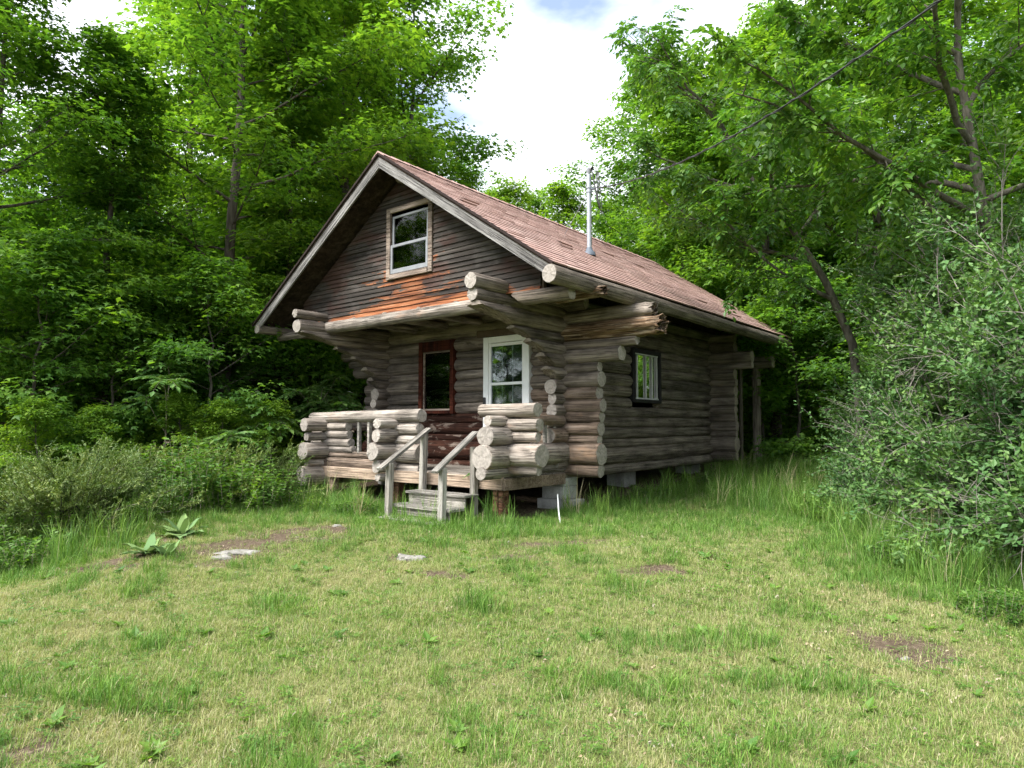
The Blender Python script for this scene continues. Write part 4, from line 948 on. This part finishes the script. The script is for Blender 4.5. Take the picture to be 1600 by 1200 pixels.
# ---- sumac saplings, ferns, juniper, weeds at the left
def sumac(seed, H, nfr, Lf, npair, leaflet, mat='sumac'):
    rg = np.random.default_rng(seed); tb = Tubes(); C = []; D = []
    T = curve([0, 0, -.1], [.05, 0, 1], H, 8, rg, wob=.10); tb.add(T, np.linspace(.020, .009, 9), 6)
    heads = [T[-1]]
    for i, s in enumerate((.55, .7, .85)):
        p, _ = at_s(T, s); az = i * 2.3 + rg.uniform(0, 1); B = curve(p, [math.cos(az), math.sin(az), 1.1], H * .33, 5, rg, up=.2, wob=.15); tb.add(B, np.linspace(.012, .006, 6), 5); heads.append(B[-1])
    for h in heads:
        for j in range(nfr):
            az = j * 2.4 + rg.uniform(0, .6); el = rg.uniform(-.05, .75); C.append(h + [0, 0, rg.uniform(-.10, .02)]); D.append([math.cos(az) * math.cos(el), math.sin(az) * math.cos(el), math.sin(el)])
    C = np.array(C); D = np.array(D); L = rg.uniform(.75, 1.2, len(C)) * Lf
    for c, d, l in zip(C, D, L):
        t = np.linspace(0, 1, 5)[:, None]; tb.add(c + d * l * t + np.array([0, 0, -1]) * .4 * l * t * t, np.linspace(.004, .002, 5), 3)
    P, DD, NN, S = compound(C, D, L, rg, npair, leaflet, droop=.40)
    return tb.mesh('stem', M['stem']), leaf_mesh('leaves', P, DD, NN, S, 'oval', M[mat])
SU = sumac(4, 2.3, 10, .48, 9, .13); SU2 = sumac(6, 1.3, 11, .50, 9, .14)
for u, d, m, s, lab in ((258, 11.2, SU, .92, 'slender sumac sapling with pale forked stem above the juniper'), (405, 12.2, SU2, 1.1, 'sumac clump beside the left end of the porch rail'),
                        (350, 11.0, SU2, .8, 'low sumac left of the porch near the weeds'), (535, 13.8, SU2, 1.3, 'sumac fronds showing under the left corbel logs'), (205, 10.6, SU2, .6, 'short sumac at the foot of the pale forked sapling'), (490, 13.4, SU, .85, 'taller sumac behind the left porch corner')):
    put_tree('sumac_sapling', m, lab, u, d, s, None, 'sumacs left of the porch', 'sapling', parts=('stem', 'leaves'))
def juniper(seed, W, H, n):
    rg = np.random.default_rng(seed); tb = Tubes(); P = []; D = []
    for i in range(n):
        az = rg.uniform(0, 6.28); el = rg.uniform(.10, .95) ; L = W * rg.uniform(.55, 1.1) * (1 - .25 * el)
        B = curve([rg.normal(0, .15), rg.normal(0, .15), .02], [math.cos(az) * math.cos(el), math.sin(az) * math.cos(el), math.sin(el) * H / W * 1.3], L, 6, rg, up=-.10, wob=.20); B[:, 2] = np.maximum(B[:, 2], .04)
        tb.add(B, np.linspace(.010, .003, 7), 4)
        for j in range(16):
            q = .3 + .7 * rg.uniform(0, 1); bp, bd = at_s(B, q); S2 = curve(bp, bd + rg.normal(0, .55, 3) * [1, 1, .45] + [0, 0, .12], rg.uniform(.14, .34), 3, rg, up=-.12, wob=.2)
            for u in np.linspace(0, 1, 15):
                c, d = at_s(S2, u)
                for _ in range(2): P.append(c); D.append(d * .8 + rg.normal(0, .55, 3))
    P = np.array(P); D = np.array(D); k = len(P)
    return tb.mesh('branches', M['bark']), leaf_mesh('needles', P, D, rg.normal(0, .4, (k, 3)) + [0, 0, 1], rg.uniform(.03, .055, k), 'lance', M['juniper'])
JU = juniper(2, 1.25, .95, 130)
for u, d, s, lab in ((115, 8.4, 1.05, 'spreading olive-green juniper at the left lawn edge'), (205, 9.8, .8, 'small juniper tucked behind the spreading one'), (390, 11.2, 1.0, 'flat brownish juniper close to the left end of the porch'), (320, 10.2, .85, 'juniper among the weeds below the forked sumac')):
    put_tree('juniper', JU, lab, u, d, s, u * .7, 'junipers at the left lawn edge', 'shrub', parts=('branches', 'needles'))
def weedclump(seed, W, H, n, leaf):
    rg = np.random.default_rng(seed); tb = Tubes(); P = []; D = []
    for i in range(n):
        rr = W * math.sqrt(rg.uniform(0, 1)); az = rg.uniform(0, 6.28); b = np.array([rr * math.cos(az), rr * math.sin(az), -.03]); h = H * rg.uniform(.5, 1.1) * (1 - .4 * (rr / W) ** 2)
        B = curve(b, [rg.normal(0, .2), rg.normal(0, .2), 1], h, 5, rg, up=0, wob=.2); tb.add(B, np.linspace(.004, .0015, 6), 3)
        for q in np.linspace(.15, 1, 13):
            c, d = at_s(B, q); a = q * 40 + i
            for s in (0, 3.14): P.append(c); D.append([math.cos(a + s), math.sin(a + s), rg.uniform(-.1, .7)])
    P = np.array(P); D = np.array(D); k = len(P)
    return tb.mesh('stems', M['stem']), leaf_mesh('leaves', P, D, rg.normal(0, .35, (k, 3)) + [0, 0, 1], leaf * rg.uniform(.6, 1.2, k), 'oval', M['weed'])
WE = weedclump(1, .55, .95, 60, .095); WE2 = weedclump(2, .45, .45, 55, .06)
for u, d, s, lab in ((150, 10.6, .32, 'knee-high maple seedling behind the spreading juniper'), (285, 11.3, .36, 'small maple seedling right of the pale forked sumac'), (350, 11.4, .34, 'small maple seedling in the middle of the left brush'), (425, 12.0, .34, 'small maple seedling left of the porch rail'), (60, 9.8, .34, 'maple seedling at the left picture edge above the juniper')):
    put_tree('maple_seedling', ME, lab, u, d, s, None, 'maple seedlings in the left brush', 'sapling', crown_mat='maple_bright')
for i, (u, d, m, s, lab) in enumerate(((335, 10.4, WE, 1.15, 'tall weeds in the middle of the left brush'), (390, 10.4, WE, 1.0, 'tall weeds between the brush and the porch'), (265, 10.0, WE, 1.05, 'tall weeds at the foot of the forked sumac'), (300, 9.3, WE, 1.0, 'leafy weeds between the junipers and the lawn'), (370, 9.5, WE, .85, 'bright weed clump right of the mullein'), (425, 10.0, WE, .75, 'leafy weeds beside the left porch post'),
         (490, 9.9, WE2, .6, 'low weeds under the left porch corner'), (60, 8.0, WE2, 1.2, 'low weeds at the left lawn edge in front of the juniper'), (30, 7.2, WE2, 1.1, 'weed clump at the left picture edge'), (560, 9.7, WE2, .8, 'weeds under the middle of the porch rail'),
         (230, 8.6, WE2, .9, 'weeds behind the mullein rosettes'), (1300, 9.0, WE2, 1.0, 'pale weed by the honeysuckle at the lawn edge'), (1010, 11.1, WE2, .8, 'weeds against the side wall behind the concrete blocks'), (1090, 12.6, WE2, .9, 'weeds at the foot of the side wall'), (1170, 14.4, WE2, 1.1, 'weeds at the rear corner of the cabin'), (1410, 6.7, WE2, .8, 'green weed under the honeysuckle fringe'),(1550, 5.2, WE2, .7, 'weed tuft under the right edge thicket'))):
    put_tree('weed_clump', m, lab, u, d, s, None, 'weeds around the lawn', 'weeds', parts=('stems', 'leaves'))
# fern on the deck by the steps
def fern(seed, n, L):
    rg = np.random.default_rng(seed); C = np.zeros((n, 3)); az = np.arange(n) * 2.4; el = rg.uniform(.35, 1.0, n); D = np.stack([np.cos(az) * np.cos(el), np.sin(az) * np.cos(el), np.sin(el)], -1)
    P, DD, NN, S = compound(C, D, rg.uniform(.8, 1.2, n) * L, rg, 14, .075, droop=.5); return leaf_mesh('fronds', P, DD, NN, S, 'lance', M['sumac'])
fe = thing('fern', 'small green fern growing by the deck edge beside the steps', 'fern', (-6.35, 7.06, DZ)); o = bpy.data.objects.new('fronds', fern(3, 9, .26)); COL.objects.link(o); o.parent = fe
# mullein rosettes: every big leaf a part
def big_leaf():
    V = []; Fq = []; n = 7
    for i in range(n):
        t = i / (n - 1); w = .19 * math.sin(math.pi * (.10 + .90 * t) ** .85) + .006; z_ = .42 * t - .40 * t * t
        V += [(-w, t, z_ + .05 * math.sin(t * 9)), (0, t, z_ - .035), (w, t, z_ + .04 * math.sin(t * 8 + 1))]
    for i in range(n - 1):
        a = i * 3; Fq += [(a, a + 1, a + 4, a + 3), (a + 1, a + 2, a + 5, a + 4)]
    me = bpy.data.meshes.new('leaf'); me.from_pydata(V, [], Fq); me.materials.append(M['mullein']); me.polygons.foreach_set('use_smooth', np.ones(len(Fq), bool)); me.update(); return me
BL = big_leaf()
for (u, v, n, s, lab) in ((232, 868, 17, .26, 'lush mullein rosette left of the bare earth patch'), (285, 838, 15, .30, 'larger mullein with broad pale leaves on the bank'), (262, 872, 7, .22, 'small mullein rosette between the two larger ones')):
    p = pix_ground(u, v); mu = thing('mullein', lab, 'plant', (p[0], p[1], p[2] + .01), 'mullein rosettes at the left')
    for i in range(n):
        o = bpy.data.objects.new('leaf', BL); COL.objects.link(o); o.parent = mu; o.rotation_euler = (random.uniform(-.15, .35) + (.55 if i < 5 else 0), random.uniform(-.2, .2), i * 2.4 + random.uniform(-.3, .3)); o.scale = (s * random.uniform(.8, 1.2), s * random.uniform(.75, 1.1), s)
# rocks
def rock(u, v, sx, sy, sz, seed, lab, rz=0):
    rg = np.random.default_rng(seed); bm = bmesh.new(); bmesh.ops.create_icosphere(bm, subdivisions=3, radius=1)
    ph = rg.uniform(0, 6.28, 9)
    for vv in bm.verts:
        c = vv.co; k = 1 + .16 * math.sin(c.x * 3 + ph[0]) * math.cos(c.y * 4 + ph[1]) + .10 * math.sin(c.z * 5 + c.x * 4 + ph[2]) + .06 * math.sin(c.y * 9 + ph[3]) * math.sin(c.x * 8 + ph[4])
        vv.co = Vector((c.x * sx, c.y * sy, min(c.z, .7) * sz)) * k
    me = bpy.data.meshes.new('rock'); bm.to_mesh(me); bm.free(); me.materials.append(M['stone']); p = pix_ground(u, v)
    o = bpy.data.objects.new('rock', me); COL.objects.link(o); o.location = (p[0], p[1], p[2] - sz * .25); o.rotation_euler = (rg.uniform(-.15, .15), rg.uniform(-.15, .15), YAW + rz); tag(o, lab, 'rock', 'rocks in the lawn')
rock(645, 873, .17, .12, .075, 1, 'pale flat rock half sunk in the middle of the lawn', .2); rock(375, 864, .24, .10, .05, 2, 'long flat pale rock in the bare earth at the left', .3); rock(345, 872, .10, .07, .035, 5, 'small stone beside the long flat rock')
rock(527, 822, .07, .05, .04, 3, 'small whitish stone near the left porch corner'); rock(548, 817, .05, .04, .03, 4, 'tiny stone at the edge of the porch weeds')
rock(1414, 1030, .03, .025, .022, 6, 'tiny whitish stone in the right foreground lawn')
# dead stick leaning at the far left
b = Tubes(); p = pix_ground(112, 850); b.add([p + [0, 0, -.02], p + RT * -.35 + UP * .28, p + RT * -.75 + UP * .62], [.009, .007, .004], 5)
tag(link('dead_stick', b.mesh('dead_stick', M['twig'])), 'bare grey stick leaning out of the grass at the left', 'stick')

# ------------------------------------------------------------------ grass (stuff): scattered tufts
src = bpy.data.collections.new('tuft_sources')
def tuft(name, seed, n, rad, h0, h1, w, lean, mat, straw=0.0, segs=2):
    rg = np.random.default_rng(seed); a = rg.uniform(0, 6.28, n); rr = rad * np.sqrt(rg.uniform(0, 1, n)); az = rg.uniform(0, 6.28, n); h = rg.uniform(h0, h1, n); ln = np.abs(rg.normal(0, lean, n)) + .05
    base = np.stack([rr * np.cos(a), rr * np.sin(a), np.full(n, -.012)], -1); d = np.stack([np.cos(az), np.sin(az), np.zeros(n)], -1); sd = np.stack([-np.sin(az), np.cos(az), np.zeros(n)], -1) * (w * rg.uniform(.6, 1.3, n) / 2)[:, None]
    tip = base + d * (h * ln)[:, None] + np.array([0, 0, 1]) * (h * np.sqrt(np.maximum(.15, 1 - (ln * .8) ** 2)))[:, None]; mid = base * .5 + tip * .5 + np.array([0, 0, 1]) * (h * .13)[:, None] - d * (h * ln * .12)[:, None]
    V = np.stack([base - sd, base + sd, mid - sd * .8, mid + sd * .8, tip], 1).reshape(-1, 3); i = (np.arange(n) * 5)[:, None, None]
    T = (np.array([(0, 1, 3), (0, 3, 2), (2, 3, 4)])[None] + i).reshape(-1, 3); mi = (rg.random(n) < straw).astype(int).repeat(3)
    me = np_mesh(name, V, T, [M[mat], M['straw']], mi); o = bpy.data.objects.new(name, me); src.objects.link(o); return o
def clover(name, seed, n, rad):
    rg = np.random.default_rng(seed); k = n * 3; c = np.repeat(np.stack([rg.normal(0, rad, n), rg.normal(0, rad, n), rg.uniform(.012, .04, n)], -1), 3, 0); a = np.repeat(rg.uniform(0, 6.28, n), 3) + np.tile([0, 2.1, 4.2], n)
    D = np.stack([np.cos(a), np.sin(a), np.full(k, .15)], -1); me = leaf_mesh(name, c, D, rg.normal(0, .2, (k, 3)) + [0, 0, 1], rg.uniform(.014, .026, k), 'oval', M['weed']); o = bpy.data.objects.new(name, me); src.objects.link(o); return o
# names sort, so the instance index follows this order
for i in range(4): tuft('a%d_short_tuft' % i, 100 + i, 34, .075, .02, .065, .0034, .75, 'lawn', .20)
for i in range(2): clover('b%d_clover' % i, 120 + i, 12, .035)
for i in range(3): tuft('c%d_mid_tuft' % i, 130 + i, 30, .07, .05, .15, .0042, .50, 'tall', .06)
for i in range(3): tuft('d%d_long_tuft' % i, 140 + i, 24, .08, .16, .48, .0060, .45, 'tall', .05)
tuft('e0_dry_tuft', 150, 16, .06, .25, .75, .0045, .5, 'straw', .5)
def litter(name, seed, n):
    rg = np.random.default_rng(seed); P = np.stack([rg.normal(0, .09, n), rg.normal(0, .09, n), rg.uniform(.006, .035, n)], -1); a = rg.uniform(0, 6.28, n)
    me = leaf_mesh(name, P, np.stack([np.cos(a), np.sin(a), rg.normal(0, .25, n)], -1), rg.normal(0, .35, (n, 3)) + [0, 0, 1], rg.uniform(.014, .038, n), 'oval', M['litter']); o = bpy.data.objects.new(name, me); src.objects.link(o); return o
litter('f0_litter', 160, 5)
def broad(name, seed, n):
    rg = np.random.default_rng(seed); a = np.arange(n) * 2.4; P = np.zeros((n, 3)); P[:, 2] = .01
    me = leaf_mesh(name, P, np.stack([np.cos(a), np.sin(a), rg.uniform(.05, .6, n)], -1), np.tile([0, 0, 1.], (n, 1)) + rg.normal(0, .15, (n, 3)), rg.uniform(.05, .10, n), 'oval', M['weed']); o = bpy.data.objects.new(name, me); src.objects.link(o); return o
broad('g0_plantain', 170, 9)
def scatter(name, label, P, idx, scale, rg):
    k = len(P); me = bpy.data.meshes.new(name); me.vertices.add(k); me.vertices.foreach_set('co', P.astype(np.float32).ravel())
    rot = np.stack([rg.normal(0, .12, k), rg.normal(0, .12, k), rg.uniform(0, 6.28, k)], -1).astype(np.float32)
    a = me.attributes.new('rot', 'FLOAT_VECTOR', 'POINT'); a.data.foreach_set('vector', rot.ravel())
    a = me.attributes.new('sca', 'FLOAT', 'POINT'); a.data.foreach_set('value', scale.astype(np.float32))
    a = me.attributes.new('idx', 'INT', 'POINT'); a.data.foreach_set('value', idx.astype(np.int32)); me.update()
    o = bpy.data.objects.new(name, me); COL.objects.link(o); tag(o, label, 'grass', None, 'stuff')
    ng = bpy.data.node_groups.new(name, 'GeometryNodeTree'); ng.interface.new_socket('Geometry', in_out='INPUT', socket_type='NodeSocketGeometry'); ng.interface.new_socket('Geometry', in_out='OUTPUT', socket_type='NodeSocketGeometry')
    gi = ng.nodes.new('NodeGroupInput'); go = ng.nodes.new('NodeGroupOutput'); ip = ng.nodes.new('GeometryNodeInstanceOnPoints'); ci = ng.nodes.new('GeometryNodeCollectionInfo')
    ci.inputs['Collection'].default_value = src; ci.inputs['Separate Children'].default_value = True; ci.inputs['Reset Children'].default_value = True
    def at(nm, dt):
        n_ = ng.nodes.new('GeometryNodeInputNamedAttribute'); n_.data_type = dt; n_.inputs['Name'].default_value = nm; return n_.outputs['Attribute']
    ng.links.new(gi.outputs[0], ip.inputs['Points']); ng.links.new(ci.outputs[0], ip.inputs['Instance']); ip.inputs['Pick Instance'].default_value = True
    ng.links.new(at('idx', 'INT'), ip.inputs['Instance Index']); ng.links.new(at('rot', 'FLOAT_VECTOR'), ip.inputs['Rotation']); ng.links.new(at('sca', 'FLOAT'), ip.inputs['Scale'])
    ng.links.new(ip.outputs[0], go.inputs[0]); md = o.modifiers.new('scatter', 'NODES'); md.node_group = ng; return o
rg = np.random.default_rng(99)
def view_pts(n, d0, d1, lmax=.84, dens_pow=1.0):
    d = d0 + (d1 - d0) * rg.uniform(0, 1, n) ** dens_pow; l = d * rg.uniform(-lmax, lmax, n)
    return CY_ * l - SY_ * d, SY_ * l + CY_ * d, l, d
def keep(x, y, m): return x[m], y[m]
def under(x, y): return (x > -10.1) & (x < -5.75) & (y > 6.95) & (y < 15.9)
# how long the grass is at a place: 0 lawn, 1 long
def longness(l, d, x, y):
    edge = ss(7.2, 8.8, d + .10 * np.sin(l * 3) + .35 * np.exp(-((l + .6) / 1.3) ** 2))
    right = ss(2.5, 4.3, l + .35 * np.sin(d * 1.3) - np.maximum(0, 7.2 - d) * .35) * ss(4.6, 6.0, d)
    left = ss(3.2, 4.4, -l + .25 * np.sin(d * 2.1) - np.maximum(0, 7.6 - d) * .55) * ss(5.8, 7.2, d)
    return np.clip(np.maximum(edge * .40, np.maximum(right, left * .62)), 0, 1)
x, y, l, d = view_pts(62000, 2.6, 11.5, dens_pow=.75)
lg = longness(l, d, x, y); di = dirt_at(x, y)
m = (rg.random(len(x)) > np.clip(di * 1.1, 0, .95)) & ~under(x, y) & (rg.random(len(x)) > lg * .75)
x, y, lg, di = x[m], y[m], lg[m], di[m]
idx = rg.integers(0, 4, len(x)); cl = rg.random(len(x)) < .05; idx[cl] = rg.integers(4, 6, cl.sum())
r_ = rg.random(len(x)); l2, d2 = lat_dep(x, y); lit_p = .012 + .08 * di + .10 * np.exp(-((l2 - 2.9) / 1.1) ** 2 - ((d2 - 5.0) / 1.0) ** 2)
idx[r_ < lit_p] = 13; idx[(r_ > .994)] = 14
cl2 = (np.sin(x * 3.1 + 2 * np.sin(y * 2.3)) * np.sin(y * 3.7 + 1.5 * np.sin(x * 1.9)) > .55) & (rg.random(len(x)) < .20); idx[cl2] = rg.integers(6, 9, cl2.sum())
nz = .5 + .5 * np.sin(x * 2.2 + 1.3 * np.sin(y * 1.7)) * np.sin(y * 2.6 + np.sin(x * 1.1))
scatter('lawn_grass', 'short patchy mown grass of the lawn', np.stack([x, y, ground(x, y)], -1), idx, rg.uniform(.55, 1.0, len(x)) + .45 * nz * rg.random(len(x)), rg)
x, y, l, d = view_pts(26000, 4.6, 16.5, .86)
lg = longness(l, d, x, y); m = (rg.random(len(x)) < np.clip(lg * 2.2 - .10, 0, 1)) & ~under(x, y) & (rg.random(len(x)) > np.clip(dirt_at(x, y) * 1.6, 0, 1)); x, y, l, d, lg = x[m], y[m], l[m], d[m], lg[m]
tall_p = np.clip((lg - .5) * 1.3, 0, .75); t = rg.random(len(x)) < tall_p; idx = np.where(t, rg.integers(9, 12, len(x)), rg.integers(6, 9, len(x))); idx[(rg.random(len(x)) < .012) & t] = 12
scatter('long_grass', 'longer uncut grass around the cabin and under the thicket', np.stack([x, y, ground(x, y)], -1), idx, rg.uniform(.6, 1.25, len(x)), rg)
# grass along the cabin foot and about the steps
n = 1300; xx = rg.uniform(-10.2, -5.2, n); yy = rg.uniform(5.85, 6.95, n); m = rg.random(n) < np.clip(1.25 - np.abs(yy - 6.5) * .9, 0, 1); xx, yy = xx[m], yy[m]
n2 = 1300; x2 = rg.uniform(-5.72, -4.9, n2); y2 = rg.uniform(7.6, 15.5, n2); xx = np.concatenate([xx, x2]); yy = np.concatenate([yy, y2]); k = len(xx)
idx = np.where(rg.random(k) < .06, rg.integers(9, 12, k), rg.integers(6, 9, k)); idx[rg.random(k) < .008] = 12
scatter('cabin_foot_grass', 'tufts of long grass along the foot of the cabin and steps', np.stack([xx, yy, ground(xx, yy)], -1), idx, rg.uniform(.6, 1.2, k), rg)
